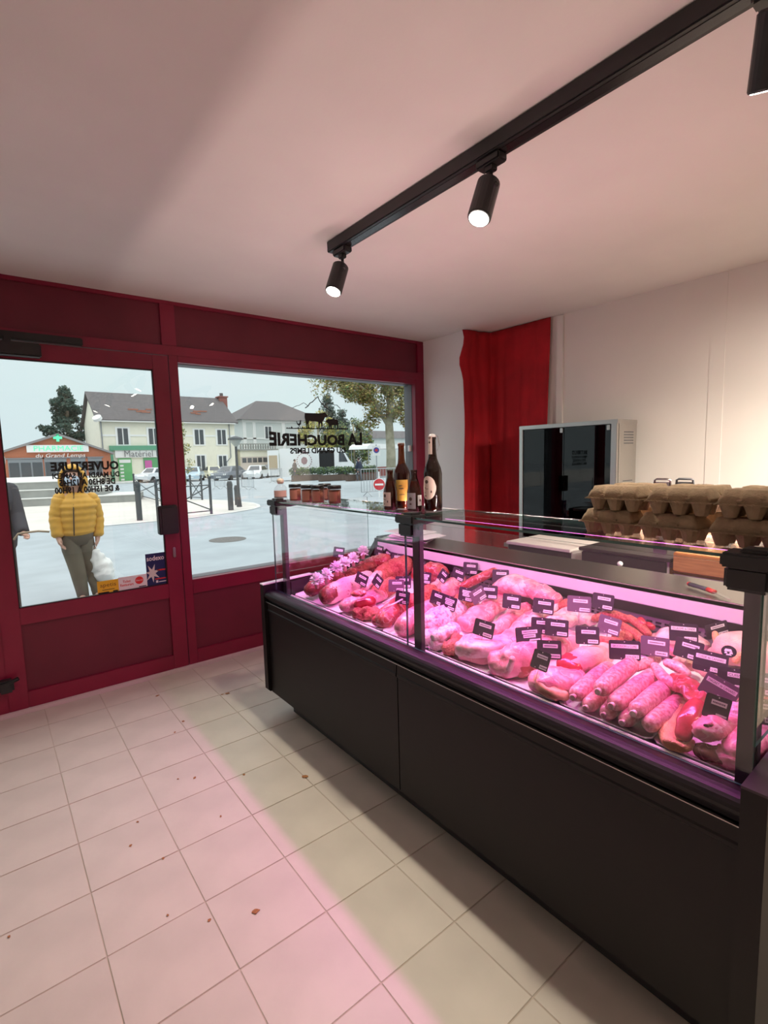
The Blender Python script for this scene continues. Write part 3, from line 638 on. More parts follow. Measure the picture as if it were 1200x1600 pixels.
cow = [(0, 40), (1, 55), (5, 58), (60, 58), (78, 60), (86, 62), (88, 66), (91, 61), (96, 58), (102, 50), (103, 46), (96, 44), (90, 42), (86, 34), (80, 28), (77, 24), (78, 12), (76, 0), (72, 0), (72, 12), (69, 22), (65, 12), (63, 0), (59, 0), (60, 12), (59, 24), (45, 26), (33, 25), (20, 28), (16, 18), (16, 0), (12, 0), (11, 14), (9, 16), (9, 2), (5, 2), (4, 18), (3, 30), (1, 36)]
pig = [(0, 26), (1, 31), (6, 33), (10, 37), (16, 36), (40, 38), (56, 36), (60, 30), (61, 20), (60, 0), (55, 0), (54, 12), (50, 15), (48, 12), (47, 0), (43, 0), (42, 12), (28, 12), (27, 0), (22, 0), (21, 12), (18, 0), (14, 0), (13, 14), (11, 20), (5, 22)]
hen = [(0, 22), (3, 25), (4, 17), (8, 14), (12, 14), (15, 20), (16, 27), (18, 30), (20, 27), (22, 25), (20, 22), (20, 14), (17, 9), (13, 6), (13, 0), (11, 0), (10, 6), (5, 9), (2, 14)]
sil('cow', cow, 2.237, 2.474, 1.822, 1.968); sil('pig', pig, 2.452, 2.584, 1.823, 1.906); sil('hen', hen, 2.153, 2.203, 1.828, 1.890)
gr = [(2.053, 1.813), (2.70, 1.812)]
rnd = random.Random(5); gp = [(2.053, 1.812), (2.690, 1.812)] + [(2.69-.637*k/60, 1.818+(rnd.random()*.013 if k % 2 else 0)) for k in range(61)]
sil('grass', gp, 2.053, 2.690, 1.811, 1.834)
def line_(pts, w_):
    bm = B(); tube(bm, [(S(x), YW, SZ_(z)) for x, z in pts], w_, 6); obj('mountain_line', bm, M_ink, logo)
line_([(2.120, 1.988), (2.165, 2.008), (2.185, 2.012), (2.232, 2.036), (2.248, 2.030), (2.276, 2.010)], .0022)
line_([(2.247, 1.993), (2.272, 2.008), (2.30, 2.04), (2.318, 2.046), (2.375, 2.095), (2.40, 2.055), (2.444, 2.012), (2.515, 1.975)], .0042)
line_([(2.440, 2.018), (2.472, 2.040), (2.506, 2.054), (2.55, 2.03), (2.575, 2.032), (2.612, 2.003)], .0030)
def sticker(name, label, x0, x1, z0, z1, m):
    t = thing(name, label, 'sticker', ((x0+x1)/2, YL, z0))
    bm = B(); box(bm, x0, x1, YL-.0015, YL, z0, z1); obj('sheet', bm, m, t); return t
PX = Vector((1, 0, 0)); YS = YL-.0022
M_navy = mat('navy_print', (0.012, 0.018, 0.10), 0.4); M_redprint = mat('red_print', (0.70, 0.03, 0.03), 0.4); M_whpr = mat('white_print', (0.80, 0.72, 0.74), 0.5); M_star = mat('star_print', (0.70, 0.60, 0.58), 0.5)
t = sticker('blue_sticker', 'navy blue voucher sticker with a star in the lower right corner of the door glass', .846, .982, .672, .905, M_navy)
text('sodexo', (.853, YS, .852), PX, UP, .118, .036, M_whpr, t, 'text_line', bold=.02)
bm = B(); st = []
for k in range(14):
    a = 2*math.pi*k/14+.3; r_ = .058 if k % 2 == 0 else .022
    st.append((.885+r_*math.cos(a)*.95, .762+r_*math.sin(a)*1.2))
prism(bm, [(min(max(x, .842), .98), z) for x, z in st], (0, YS, 0), (1, 0, 0), (0, 0, 1), (0, .0006, 0)); obj('star', bm, M_star, t)
bm = B(); box(bm, .915, .978, YS, YS+.0006, .774, .784); box(bm, .90, .98, YS, YS+.0006, .712, .720); obj('red_bar', bm, M_redprint, t)
bm = B(); box(bm, .905, .920, YS-.0003, YS+.0003, .688, .705); box(bm, .925, .975, YS-.0003, YS+.0003, .690, .696); obj('small_mark', bm, M_whpr, t)
t = sticker('white_sticker', 'white meal voucher sticker with a red disc on the door glass', .662, .846, .672, .766, M_whpr)
text('Ticket\nRestaurant', (.672, YS, .700), PX, UP, .085, .042, M_redprint, t, 'text_line', bold=.015)
bm = B(); prism(bm, [(.795+.027*math.cos(a*.2618), .727+.027*math.sin(a*.2618)) for a in range(24)], (0, YS, 0), (1, 0, 0), (0, 0, 1), (0, .0006, 0)); obj('red_disc', bm, M_redprint, t)
text('Edenred', (.774, YS-.0004, .722), PX, UP, .042, .011, M_whpr, t, 'text_line')
bm = B(); box(bm, .79, .838, YS, YS+.0006, .678, .684); obj('small_print', bm, M_ink, t, kind='stuff')
t = sticker('yellow_sticker', 'yellow voucher sticker at the bottom of the door glass', .532, .662, .672, .760, mat('yellow_print', (0.78, 0.45, 0.02), 0.45))
text('apetis', (.548, YS, .708), PX, UP, .098, .034, mat('sticker_brown', (0.16, 0.06, 0.01), .6), t, 'text_line')
bm = B(); box(bm, .56, .635, YS, YS+.0006, .694, .698); box(bm, .536, .60, YS, YS+.0006, .674, .682); box(bm, .625, .655, YS, YS+.0006, .674, .684); obj('small_print', bm, M_ink, t, kind='stuff')
# ---- leaf crumbs on the floor
M_leaf = mat('dry_leaf', (0.36, 0.15, 0.05), 0.8, var=.2, vscale=60)
LEAVES = [((0.602, 1.545, 0.002), .016, 'largest dry brown leaf crumb on the tiles, in the front middle of the floor'), ((1.104, 2.093, 0.002), .020, 'dry brown leaf crumb on the tiles beside the counter shadow'), ((0.467, 1.614, 0.002), .008, None), ((0.335, 2.159, 0.002), .009, None), ((0.682, 2.439, 0.002), .010, None), ((0.616, 2.482, 0.002), .007, None), ((1.153, 3.218, 0.002), .018, 'dry leaf crumb on the tiles near the window end of the counter'), ((0.807, 3.038, 0.002), .012, None), ((0.732, 2.943, 0.002), .008, None), ((0.880, 2.303, 0.002), .010, None), ((0.420, 2.001, 0.002), .007, None), ((1.116, 3.226, 0.002), .010, None), ((0.778, 3.498, 0.002), .012, None), ((0.683, 2.087, 0.002), .006, None), ((0.362, 1.726, 0.002), .005, None), ((-0.070, 1.984, 0.002), .006, None), ((0.390, 2.288, 0.002), .006, None)]
for k, (p, r_, lab) in enumerate(LEAVES):
    rnd = random.Random(k+40); n = 8; bm = B()
    poly = [(r_*(.5+.6*rnd.random())*math.cos(2*math.pi*i/n), r_*(.4+.5*rnd.random())*math.sin(2*math.pi*i/n)) for i in range(n)]
    a = rnd.random()*3; prism(bm, poly, (p[0], p[1], .0015), (math.cos(a), math.sin(a), 0), (-math.sin(a), math.cos(a), .12), (0, 0, .0015))
    o = obj('leaf_crumb', bm, M_leaf, loc=(p[0], p[1], 0.0)); tag(o, lab or 'tiny dry brown leaf crumb scattered on the beige tiles', 'leaf', 'tiny leaf crumbs on the floor')

# ================================================================ MEAT IN THE COUNTER
FATC = (.86, .62, .58)
M_beef = mat('beef_red', (0.50, 0.085, 0.085), 0.33, col2=(0.30, 0.028, 0.032), vscale=24, spec=.6, bump=.25, bscale=90, veins=(FATC, 13, .022))
M_dark = mat('dark_beef', (0.28, 0.05, 0.04), 0.4, col2=(0.12, 0.02, 0.018), vscale=34, bump=.3, bscale=90, veins=((.55, .28, .22), 16, .025))
M_mince = mat('minced_red', (0.60, 0.17, 0.13), 0.5, col2=(0.36, 0.05, 0.05), vscale=110, bump=.6, bscale=160)
M_pork = mat('pork_pink', (0.80, 0.33, 0.38), 0.36, col2=(0.60, 0.14, 0.20), vscale=20, spec=.6, thr=(.36, .62), bump=.25, bscale=80, veins=((.90, .66, .64), 15, .030))
M_fat = mat('pale_fat', (0.84, 0.58, 0.58), 0.42, col2=(0.68, 0.26, 0.30), vscale=28, bump=.25, bscale=90, thr=(.30, .58), veins=((.62, .16, .20), 12, .030))
M_dots = mat('larded_fat', (0.78, 0.46, 0.44), 0.45, col2=(0.28, 0.07, 0.08), vscale=75, thr=(.30, .40), bump=.25, bscale=80)
M_saus = mat('sausage_speckle', (0.80, 0.40, 0.42), 0.32, col2=(0.58, 0.17, 0.20), vscale=95, spec=.6, thr=(.40, .60), bump=.12, bscale=120)
M_bird = mat('poultry_skin', (0.84, 0.54, 0.44), 0.45, col2=(0.72, 0.34, 0.30), vscale=16, bump=.35, bscale=170)
M_yskin = mat('yellow_skin', (0.86, 0.50, 0.22), 0.5, col2=(0.74, 0.34, 0.18), vscale=26, bump=.5, bscale=190)
M_gloss = mat('glossy_red', (0.52, 0.045, 0.07), 0.20, col2=(0.34, 0.02, 0.035), vscale=18, spec=.7, bump=.15, bscale=60, )
M_net = mat('caul_white', (0.84, 0.66, 0.68), 0.45, col2=(0.62, 0.22, 0.26), vscale=46, thr=(.36, .48), bump=.4, bscale=90, veins=((.66, .22, .28), 26, .05))
M_tray = mat('white_tray', (0.80, 0.78, 0.80), 0.35)
def deckz(x): return 0.694+0.120*(x-1.437)
def seat(pts, rad, lift=0.0):
    """drop each axis point so that the piece rests on the deck (plus lift)"""
    out = []
    for p, r in zip(pts, rad):
        rh = r[1] if isinstance(r, tuple) else r
        out.append((p[0], p[1], p[2]))
    return out
MEATS = {}; SHIFT = {}; DIAG = []
def meat(name, label, cat, m, pts, rad, amp=.005, freq=20, sq=1.0, group=None, n=18, seed=None):
    sd = len(MEATS)+1 if seed is None else seed
    bm = B(); calm = cat in ('sausage', 'kidney') or m in (M_gloss,)
    lump(bm, pts, rad, amp*(1 if calm else 1.55), freq, sd, n=n if calm else 30, sub=5 if calm else 9, sq=sq, fold=0 if calm else .0075)
    zb = min(p[2] for p in pts); c = (sum(p[0] for p in pts)/len(pts), sum(p[1] for p in pts)/len(pts))
    # keep the piece on the deck: slide it off the front lip, rest it on the tray
    mnx = min(v.co.x for v in bm.verts); sh = min(.05, max(0, 1.442-mnx))
    for v in bm.verts:
        v.co.x += sh
        lo = deckz(v.co.x)+.011
        if v.co.z < lo: v.co.z = lo
        if v.co.x < 1.441: v.co.x = 1.441+(v.co.x-1.441)*.2
        v.co.x = min(v.co.x, 2.088)
        v.co.y = min(max(v.co.y, CY0+.006), CY1-.012)
    o = obj(name, bm, m, smooth=True, loc=(c[0]+sh, c[1], deckz(c[0])+.011)); SHIFT[o.name] = sh; DIAG.append((round(mnx, 3), round(sh, 3), label)); tag(o, label, cat, group); MEATS[label] = o
    return o
def sub(parent, name, m, bm, smooth=True):
    sh = SHIFT.get(parent.name, 0)
    for v in bm.verts:
        v.co.x += sh; lo = deckz(v.co.x)+.010
        if v.co.z < lo: v.co.z = lo
        if v.co.x < 1.432: v.co.x = 1.432+(v.co.x-1.432)*.15
    return obj(name, bm, m, parent, smooth)
def knot(parent, p, d, r, m=None):
    bm = B(); p = Vector(p); d = Vector(d).normalized()
    tube(bm, [p-d*r*.2, p+d*r*.30, p+d*r*.42, p+d*r*.85, p+d*r*1.1], [r*.6, r*.26, r*.22, r*.50, r*.34], 9); sub(parent, 'casing_knot', m or M_fat, bm)
# --- trays
def tray(x0, x1, y0, y1, label):
    bm = B(); z = lambda x: deckz(x)+.0008
    t = .004
    prf = lambda a, b, h0, h1: None
    rr = []
    for ins, h in ((.012, 0.0), (0.0, .020), (-.006, .022), (-.006, .0195), (.002, .018), (.014, .004)):
        X0, X1, Y0_, Y1_ = x0+ins, x1-ins, y0+ins, y1-ins
        rr.append([bm.verts.new((x, y, z(x)+h)) for x, y in ((X0+.015, Y0_), (X1-.015, Y0_), (X1, Y0_+.015), (X1, Y1_-.015), (X1-.015, Y1_), (X0+.015, Y1_), (X0, Y1_-.015), (X0, Y0_+.015))])
    for A, D in zip(rr, rr[1:]):
        for k in range(8): bm.faces.new((A[k], A[(k+1) % 8], D[(k+1) % 8], D[k]))
    bm.faces.new(rr[0][::-1]); bm.faces.new(rr[-1])
    o = obj('meat_tray', bm, M_tray, loc=((x0+x1)/2, (y0+y1)/2, deckz((x0+x1)/2))); tag(o, label, 'tray', 'white trays under the meat')
for k, (y0, y1, lab) in enumerate(((.37, .61, 'shallow white tray under the duck pieces at the near end of the counter'), (.625, .92, 'shallow white tray under the thick tied sausages'), (.935, 1.20, 'shallow white tray under the big cut chop'), (1.215, 1.56, 'shallow white tray under the pork slab and tied paupiettes'), (1.575, 1.88, 'shallow white tray under the smooth pale roast behind the middle post'), (1.895, 2.24, 'shallow white tray under the red roast with white straps'), (2.255, 2.76, 'shallow white tray under the larded roast and rib rack at the window end'))):
    tray(1.448, 2.08, y0, y1, lab)
# --- window end
rk = meat('rib_rack', 'dark red rib rack topped with white paper frills at the window end', 'meat', M_dark, [(1.444, 2.630, 0.770), (1.643, 2.630, 0.790), (1.868, 2.669, 0.808), (2.029, 2.656, 0.841)], [.042, .05, .05, .04], .008, 16)
M_frill = mat('paper_frill', (0.92, 0.88, 0.92), 0.7)
for k, p in enumerate(((1.421, 2.442, 0.870), (1.501, 2.468, 0.878), (1.626, 2.553, 0.890), (1.720, 2.602, 0.896), (1.818, 2.652, 0.903), (1.947, 2.723, 0.922))):
    p = Vector(p); rnd = random.Random(k); bm = B()
    for q in range(150):
        a = rnd.uniform(0, 6.283); el = rnd.uniform(-.6, 1.45); L_ = rnd.uniform(.018, .034)
        d = Vector((math.cos(a)*math.cos(el), math.sin(a)*math.cos(el), math.sin(el))); s = d.cross(Vector((0, 0, 1.01))).normalized()*.0046
        q1 = p+d*L_*.65+d.cross(s)*.6; q2 = p+d*L_
        prism(bm, [(0, -1), (.7, -1.2), (1, -.6), (1, .6), (.7, 1.2), (0, 1)], p+d*.012, d*L_, s, d.cross(s).normalized()*.0008)
    obj('paper_frill', bm, M_frill, rk)
    bm = B(); tube(bm, [p-Vector((0, 0, .05)), p+Vector((0, 0, .005))], .012, 8); obj('bone', bm, M_fat, rk, True)
rr_ = meat('larded_roast', 'rolled roast in speckled pale fat with a dark red end, at the window end', 'meat', M_dots, [(1.503, 2.438, 0.770), (1.658, 2.475, 0.780), (1.832, 2.515, 0.790)], [.058, .062, .055], .004, 14)
p0, p1 = Vector((1.503, 2.438, 0.770)), Vector((1.658, 2.475, 0.780)); d = (p0-p1).normalized()
bm = B(); lump(bm, [p0-d*.005, p0+d*.028], [.056, .050], .006, 25, 3); sub(rr_, 'cut_end', M_dark, bm)
meat('tournedos', 'small round dark pink fillet lying on top of the larded roast', 'meat', M_beef, [(1.466, 2.143, 0.840), (1.515, 2.130, 0.840)], [(.030, .018), (.028, .018)], .003, 22)
meat('veal_roll', 'pale pink folded piece with red end in front of the larded roast', 'meat', M_pork, [(1.458, 2.245, 0.750), (1.564, 2.232, 0.760), (1.699, 2.233, 0.770)], [(.045, .036), (.05, .04), (.04, .036)], .010, 16)
meat('veal_roll', 'red end slice tucked behind the folded pale piece near the window end', 'meat', M_gloss, [(1.504, 2.159, 0.770), (1.570, 2.132, 0.780)], [(.03, .028), (.034, .028)], .004, 20)
meat('herbed_meat', 'small lumps of herbed meat at the front lip of the tray near the window end', 'meat', M_mince, [(1.421, 2.124, 0.740), (1.464, 2.070, 0.740), (1.492, 1.988, 0.740)], [(.030, .028), (.036, .032), (.03, .03)], .014, 34)
ro = meat('red_roast', 'bright red roast with white fat straps left of the middle post', 'meat', M_beef, [(1.458, 1.911, 0.750), (1.545, 1.939, 0.770), (1.684, 1.992, 0.780)], [.050, .056, .05], .006, 14)
bm = B()
for a_, b_, c_ in (((1.451, 1.920, 0.833), (1.530, 1.927, 0.848), (1.659, 1.970, 0.848)), ((1.415, 1.863, 0.828), (1.488, 1.855, 0.846), (1.613, 1.907, 0.846))): tube(bm, [a_, b_, c_], [(.006, .003)]*3, 8)
sub(ro, 'fat_strap', M_fat, bm)
meat('round_slice', 'glossy round red slice lying at the front tray edge left of the middle post', 'meat', M_gloss, [(1.450, 1.959, 0.740), (1.464, 1.894, 0.740)], [(.034, .028), (.03, .026)], .004, 24)
meat('rump_piece', 'deep red piece at the very back behind the larded roast', 'meat', M_beef, [(1.966, 2.762, 0.808), (2.030, 2.708, 0.833), (2.028, 2.585, 0.869)], [.04, .05, .045], .008, 18)
meat('mince_mound', 'orange red swirled mince mound behind two tilted price cards near the window end', 'mince', M_mince, [(1.903, 2.469, 0.790), (2.008, 2.495, 0.818), (2.033, 2.397, 0.863)], [.065, .072, .06], .014, 26)
meat('mince_mound', 'lower orange red mince mound just left of the middle post', 'mince', M_mince, [(1.718, 2.258, 0.780), (1.829, 2.277, 0.790)], [.045, .05], .012, 30)
meat('fat_strip', 'long pale fat strip leaning between larded roast and mince mound', 'fat', M_fat, [(1.656, 2.308, 0.808), (1.762, 2.368, 0.828), (1.917, 2.499, 0.828)], [(.03, .02), (.035, .022), (.03, .02)], .004, 18)
# --- right of the middle post
meat('smooth_roast', 'smooth pale pink roast running behind the middle post', 'meat', M_pork, [(1.443, 1.766, 0.755), (1.557, 1.782, 0.775), (1.744, 1.811, 0.780)], [.052, .060, .055], .004, 12)
nr = meat('netted_roast', 'pale roast wrapped in white caul fat just right of the middle post', 'meat', M_net, [(1.543, 1.664, 0.770), (1.637, 1.667, 0.785), (1.784, 1.708, 0.785)], [.055, .062, .055], .005, 30)
for k, (a_, b_, lab) in enumerate((((1.436, 1.616, 0.740), (1.503, 1.638, 0.750), 'small tied paupiette at the foot of the middle post'), ((1.425, 1.534, 0.740), (1.495, 1.548, 0.750), 'small tied paupiette, second from the middle post'), ((1.479, 1.531, 0.770), (1.566, 1.523, 0.780), 'small tied paupiette lying on top of the others'), ((1.458, 1.456, 0.740), (1.519, 1.464, 0.750), 'small tied paupiette against the end of the pork slab'))):
    o = meat('paupiette', lab, 'meat', M_net if k != 3 else M_mince, [a_, b_], [.034, .036], .007, 30, group='small tied paupiettes')
sl = meat('pork_slab', 'thick slab of pork with pale rind side up, in the front row', 'meat', M_fat, [(1.494, 1.402, 0.760), (1.518, 1.327, 0.770), (1.586, 1.267, 0.775)], [(.070, .034), (.075, .036), (.065, .036)], .004, 14, sq=.55)
bm = B(); lump(bm, [Vector((1.469, 1.380, 0.743)), Vector((1.489, 1.308, 0.743)), Vector((1.541, 1.264, 0.745))], [(.030, .026), (.03, .028), (.028, .026)], .006, 26, 9, sq=.6); sub(sl, 'meat_side', M_pork, bm)
ch = meat('big_chop', 'big bone-in chop with its cut face towards the shop, in the front row', 'meat', M_pork, [(1.464, 1.200, 0.750), (1.515, 1.156, 0.770), (1.641, 1.145, 0.780)], [(.056, .050), (.064, .062), (.05, .045)], .009, 14, sq=.75)
bm = B(); lump(bm, [Vector((1.491, 1.129, 0.750)), Vector((1.536, 1.105, 0.770))], [(.034, .040), (.03, .034)], .005, 22, 4); sub(ch, 'cut_face', M_beef, bm)
bm = B(); lump(bm, [Vector((1.451, 1.151, 0.740)), Vector((1.419, 1.111, 0.808))], [(.014, .014), (.012, .012)], .004, 22, 5); sub(ch, 'bone', M_fat, bm)
meat('mince_mound', 'red mince right behind the price cards beside the middle post', 'mince', M_mince, [(1.691, 1.908, 0.790), (1.833, 1.952, 0.808)], [.05, .055], .013, 30)
meat('mince_mound', 'red mince beside the twin price cards right of the middle post', 'mince', M_mince, [(1.840, 1.752, 0.780), (1.928, 1.748, 0.790)], [.05, .045], .012, 32)
meat('beef_slab', 'dark red slab at the back right of the middle post', 'meat', M_beef, [(2.029, 2.255, 0.830), (2.031, 2.137, 0.869), (2.027, 2.058, 0.875)], [.05, .055, .04], .009, 18)
meat('orange_fillet', 'rounded orange pink fillet below the back price cards right of the middle post', 'meat', M_pork, [(1.937, 1.944, 0.808), (2.034, 1.930, 0.833)], [.05, .055], .006, 18)
meat('white_shank', 'pale fatty shank lying diagonally right of the middle post', 'meat', M_fat, [(1.835, 2.005, 0.790), (2.023, 2.056, 0.808)], [.030, .034], .012, 30)
meat('long_sausage', 'single long thin dark red sausage leaning diagonally over the rib slab', 'sausage', M_beef, [(1.982, 1.857, 0.838), (2.027, 1.787, 0.885), (2.073, 1.712, 0.932)], [.022, .024, .022], .003, 25)
rs = meat('rib_slab', 'slab of pale ribs with red stripes at the back, middle of the counter', 'meat', M_fat, [(2.032, 1.665, 0.838), (2.031, 1.563, 0.901), (2.033, 1.469, 0.886)], [(.055, .035), (.08, .05), (.06, .04)], .005, 14)
for k in range(5):
    a_ = Vector((2.030, 1.634, 0.868)).lerp(Vector((2.027, 1.529, 0.869)), k/4); b_ = Vector((2.032, 1.571, 0.929)).lerp(Vector((2.029, 1.462, 0.920)), k/4)
    bm = B(); lump(bm, [a_, (a_+b_)/2+Vector((0, 0, .012)), b_], [(.007, .007)]*3, .002, 30, k, n=10); sub(rs, 'rib', M_beef, bm)
for k, (pts, rad, lab) in enumerate((([(1.692, 1.563, 0.770), (1.805, 1.569, 0.790), (1.920, 1.594, 0.808)], [(.05, .04), (.06, .042), (.045, .035)], 'pale slice standing beside a twin price card, middle of the counter'), ([(1.827, 1.564, 0.780), (1.923, 1.576, 0.808), (1.989, 1.590, 0.818)], [(.035, .03), (.045, .034), (.035, .03)], 'folded orange pink slice behind the pork slab price card'))):
    meat('pork_slice', lab, 'meat', M_pork, pts, rad, .007, 18, group='pork slices')
for k, (pts, rad, lab) in enumerate((([(1.726, 1.415, 0.770), (1.873, 1.441, 0.790), (1.995, 1.452, 0.808)], .036, 'long pork strip, leftmost of the strips behind the big chop'), ([(1.685, 1.313, 0.770), (1.854, 1.339, 0.795), (2.030, 1.348, 0.833)], .040, 'long pork strip, second of the strips behind the big chop'), ([(1.802, 1.311, 0.808), (1.944, 1.324, 0.823), (2.029, 1.300, 0.850)], .030, 'thin pork strip lying over the others, under two price cards'), ([(1.663, 1.263, 0.770), (1.750, 1.247, 0.780), (1.883, 1.250, 0.790)], .034, 'long pork strip, nearest of the strips, under the price cards'))):
    meat('pork_strip', lab, 'meat', M_pork if k != 2 else M_fat, pts, [(rad, rad*.8), (rad*1.1, rad*.9), (rad*.8, rad*.7)], .007, 16, group='pork strips')
meat('fat_loin', 'broad pale loin slice with curled fat edge, back middle of the counter', 'meat', M_fat, [(1.882, 1.237, 0.808), (2.009, 1.213, 0.823), (2.016, 1.135, 0.823)], [(.05, .03), (.06, .034), (.045, .03)], .008, 18)
meat('orange_piece', 'small orange red piece in the corner between two back price cards', 'meat', M_mince, [(2.031, 1.315, 0.831), (2.035, 1.262, 0.854)], [.03, .03], .007, 24)
meat('back_pork', 'purple pink pork joint against the back wall, middle of the counter', 'meat', M_pork, [(2.033, 1.487, 0.905), (2.029, 1.394, 0.892), (2.030, 1.315, 0.877)], [(.05, .04), (.05, .04), (.035, .03)], .008, 16)
meat('ham', 'smooth round pink ham in the middle of the counter', 'ham', M_pork, [(1.732, 1.137, 0.780), (1.800, 1.114, 0.785)], [.052, .054], .003, 12)
vr = meat('hollow_roll', 'rolled roast with a deep red hollow end facing the shop', 'meat', M_bird, [(1.621, 0.981, 0.780), (1.685, 0.963, 0.785), (1.800, 0.951, 0.785)], [(.044, .042), (.048, .045), (.04, .04)], .005, 18)
p0, p1 = Vector((1.621, 0.981, 0.780)), Vector((1.685, 0.963, 0.785)); d = (p0-p1).normalized()
bm = B(); lump(bm, [p0, p0+d*.022], [(.046, .042), (.042, .036)], .008, 24, 3); lump(bm, [p0+d*.01-Vector((.02, .045, .02)), p0+d*.03-Vector((.03, .05, .025))], [(.03, .028), (.028, .024)], .006, 24, 8); sub(vr, 'red_end', M_gloss, bm)
bf = meat('breast_of_veal', 'large flat pink piece with orange bone edge, left of the thick sausages', 'meat', M_pork, [(1.430, 1.028, 0.740), (1.460, 0.987, 0.750), (1.534, 0.947, 0.755)], [(.060, .034), (.078, .044), (.06, .036)], .006, 14)
bm = B(); lump(bm, [Vector((1.412, 1.015, 0.755)), Vector((1.397, 0.969, 0.740)), Vector((1.415, 0.912, 0.735))], [(.020, .026), (.022, .024), (.018, .02)], .010, 30, 12); sub(bf, 'bone_edge', mat('bone_orange', (.80, .42, .25), .5, col2=(.55, .22, .14), vscale=40), bm)
# --- thick sausages
SA = [((1.429, 0.863, 0.760), (1.686, 0.887, 0.770), 'thick speckled sausage with knotted end, leftmost of the row'), ((1.422, 0.779, 0.810), (1.694, 0.805, 0.813), 'thick speckled sausage with knotted end, second from the left and riding highest'), ((1.446, 0.734, 0.780), (1.723, 0.740, 0.785), 'thick speckled sausage with knotted end, third from the left'), ((1.411, 0.668, 0.782), (1.656, 0.678, 0.785), 'thick speckled sausage with knotted end, fourth from the left'), ((1.421, 0.630, 0.755), (1.672, 0.626, 0.760), 'thick speckled sausage with plain end, rightmost of the row'),
      ((1.442, 0.819, 0.740), (1.580, 0.832, 0.740), 'thick sausage end peeping from under the second sausage, lower layer'), ((1.439, 0.758, 0.740), (1.567, 0.766, 0.740), 'thick sausage end peeping from under the third sausage, lower layer'), ((1.436, 0.700, 0.740), (1.553, 0.706, 0.740), 'thick sausage end peeping from under the fourth sausage, lower layer')]
for k, (a_, b_, lab) in enumerate(SA):
    a_, b_ = Vector(a_), Vector(b_); r_ = .029 if k < 5 else .027; a_ = a_+(b_-a_).normalized()*r_*.75
    o = meat('thick_sausage', lab, 'sausage', M_saus, [a_, a_.lerp(b_, .5)+Vector((0, 0, .002)), b_], [r_*.93, r_*1.04, r_*.97], .0018, 22, group='thick tied sausages', n=22)
    if k != 4: knot(o, a_+(a_-b_).normalized()*r_*.75, (a_-b_), r_*.8)
TH = [([(1.742, 0.741, 0.813), (1.661, 0.677, 0.818), (1.647, 0.633, 0.808)], 'curved thin sausage right behind the thick sausages'), ([(1.770, 0.712, 0.828), (1.757, 0.674, 0.828), (1.752, 0.648, 0.818)], 'thin sausage lying furthest right behind the thick sausages'), ([(1.699, 0.787, 0.808), (1.752, 0.775, 0.813), (1.812, 0.767, 0.813)], 'thin sausage below the price card with painted sheen'), ([(1.991, 1.098, 0.843), (2.030, 1.048, 0.863), (2.032, 0.976, 0.858)], 'thin sausage arched against the back wall'), ([(2.018, 1.000, 0.833), (1.963, 0.926, 0.833), (1.922, 0.867, 0.828)], 'thin red sausage pointing at the shop, back row right'), ([(2.028, 0.969, 0.866), (2.016, 0.921, 0.848), (1.978, 0.874, 0.838)], 'thin red sausage beside the black tray, back row right'), ([(1.831, 0.986, 0.818), (1.829, 0.942, 0.823), (1.872, 0.931, 0.823)], 'thin sausage below the tilted price card with painted sheen'), ([(1.881, 0.951, 0.828), (1.925, 0.940, 0.828), (1.919, 0.917, 0.828)], 'short orange sausage stump below the back red sausages')]
for k, (pts, lab) in enumerate(TH):
    meat('thin_sausage', lab, 'sausage', M_saus if k < 3 else M_mince, pts, [.016, .019, .016], .0012, 30, group='thin sausages', n=14)
# --- right end
M_btray = mat('black_tray', (0.02, 0.018, 0.02), 0.3)
kx, ky, kz = (2.033, 0.869, 0.852)
bm = B(); box(bm, 1.93, 2.075, ky-.07, ky+.10, deckz(2.0)+.012, deckz(2.0)+.06, bev=.004); o = obj('black_dish', bm, M_btray, loc=(2.0, ky, deckz(2.0))); tag(o, 'black dish with two red kidneys at the back wall', 'dish')
meat('kidney', 'red kidney on the left of the black dish', 'kidney', M_gloss, [(2.033, 0.927, 0.864), (2.019, 0.908, 0.856)], [.017, .016], .003, 25); meat('kidney', 'red kidney on the right of the black dish', 'kidney', M_gloss, [(2.026, 0.894, 0.858), (2.017, 0.877, 0.854)], [.013, .014], .003, 25)
for k, (a_, b_, lab) in enumerate((((1.998, 0.853, 0.813), (2.028, 0.817, 0.841), 'pale pink escalope slice, leftmost, behind the price card with painted sheen'), ((1.954, 0.785, 0.808), (2.033, 0.765, 0.816), 'pale pink escalope slice in front of the escalope price card'), ((2.029, 0.738, 0.837), (2.030, 0.699, 0.823), 'pale pink escalope slice beside the whole chicken'))):
    meat('escalope', lab, 'meat', M_fat if k != 1 else M_pork, [a_, b_], [(.05, .02), (.05, .022)], .005, 16, group='pale escalopes')
meat('chicken_thigh', 'pale yellow chicken thigh right behind the thin curved sausage', 'chicken', M_bird, [(1.863, 0.707, 0.808), (1.873, 0.668, 0.813)], [(.034, .028), (.03, .026)], .005, 22)
chk = meat('whole_chicken', 'whole pale chicken with a dark round sticker at the near end of the back row', 'chicken', M_bird, [(2.007, 0.637, 0.823), (1.991, 0.597, 0.853), (2.012, 0.547, 0.853), (1.991, 0.490, 0.838)], [(.035, .04), (.06, .058), (.07, .062), (.055, .055)], .004, 14)
bm = B(); lump(bm, [Vector((1.990, 0.632, 0.848)), Vector((1.989, 0.643, 0.878)), Vector((1.997, 0.650, 0.893))], [.014, .011, .010], .003, 22, 4); sub(chk, 'wing_tip', M_yskin, bm)
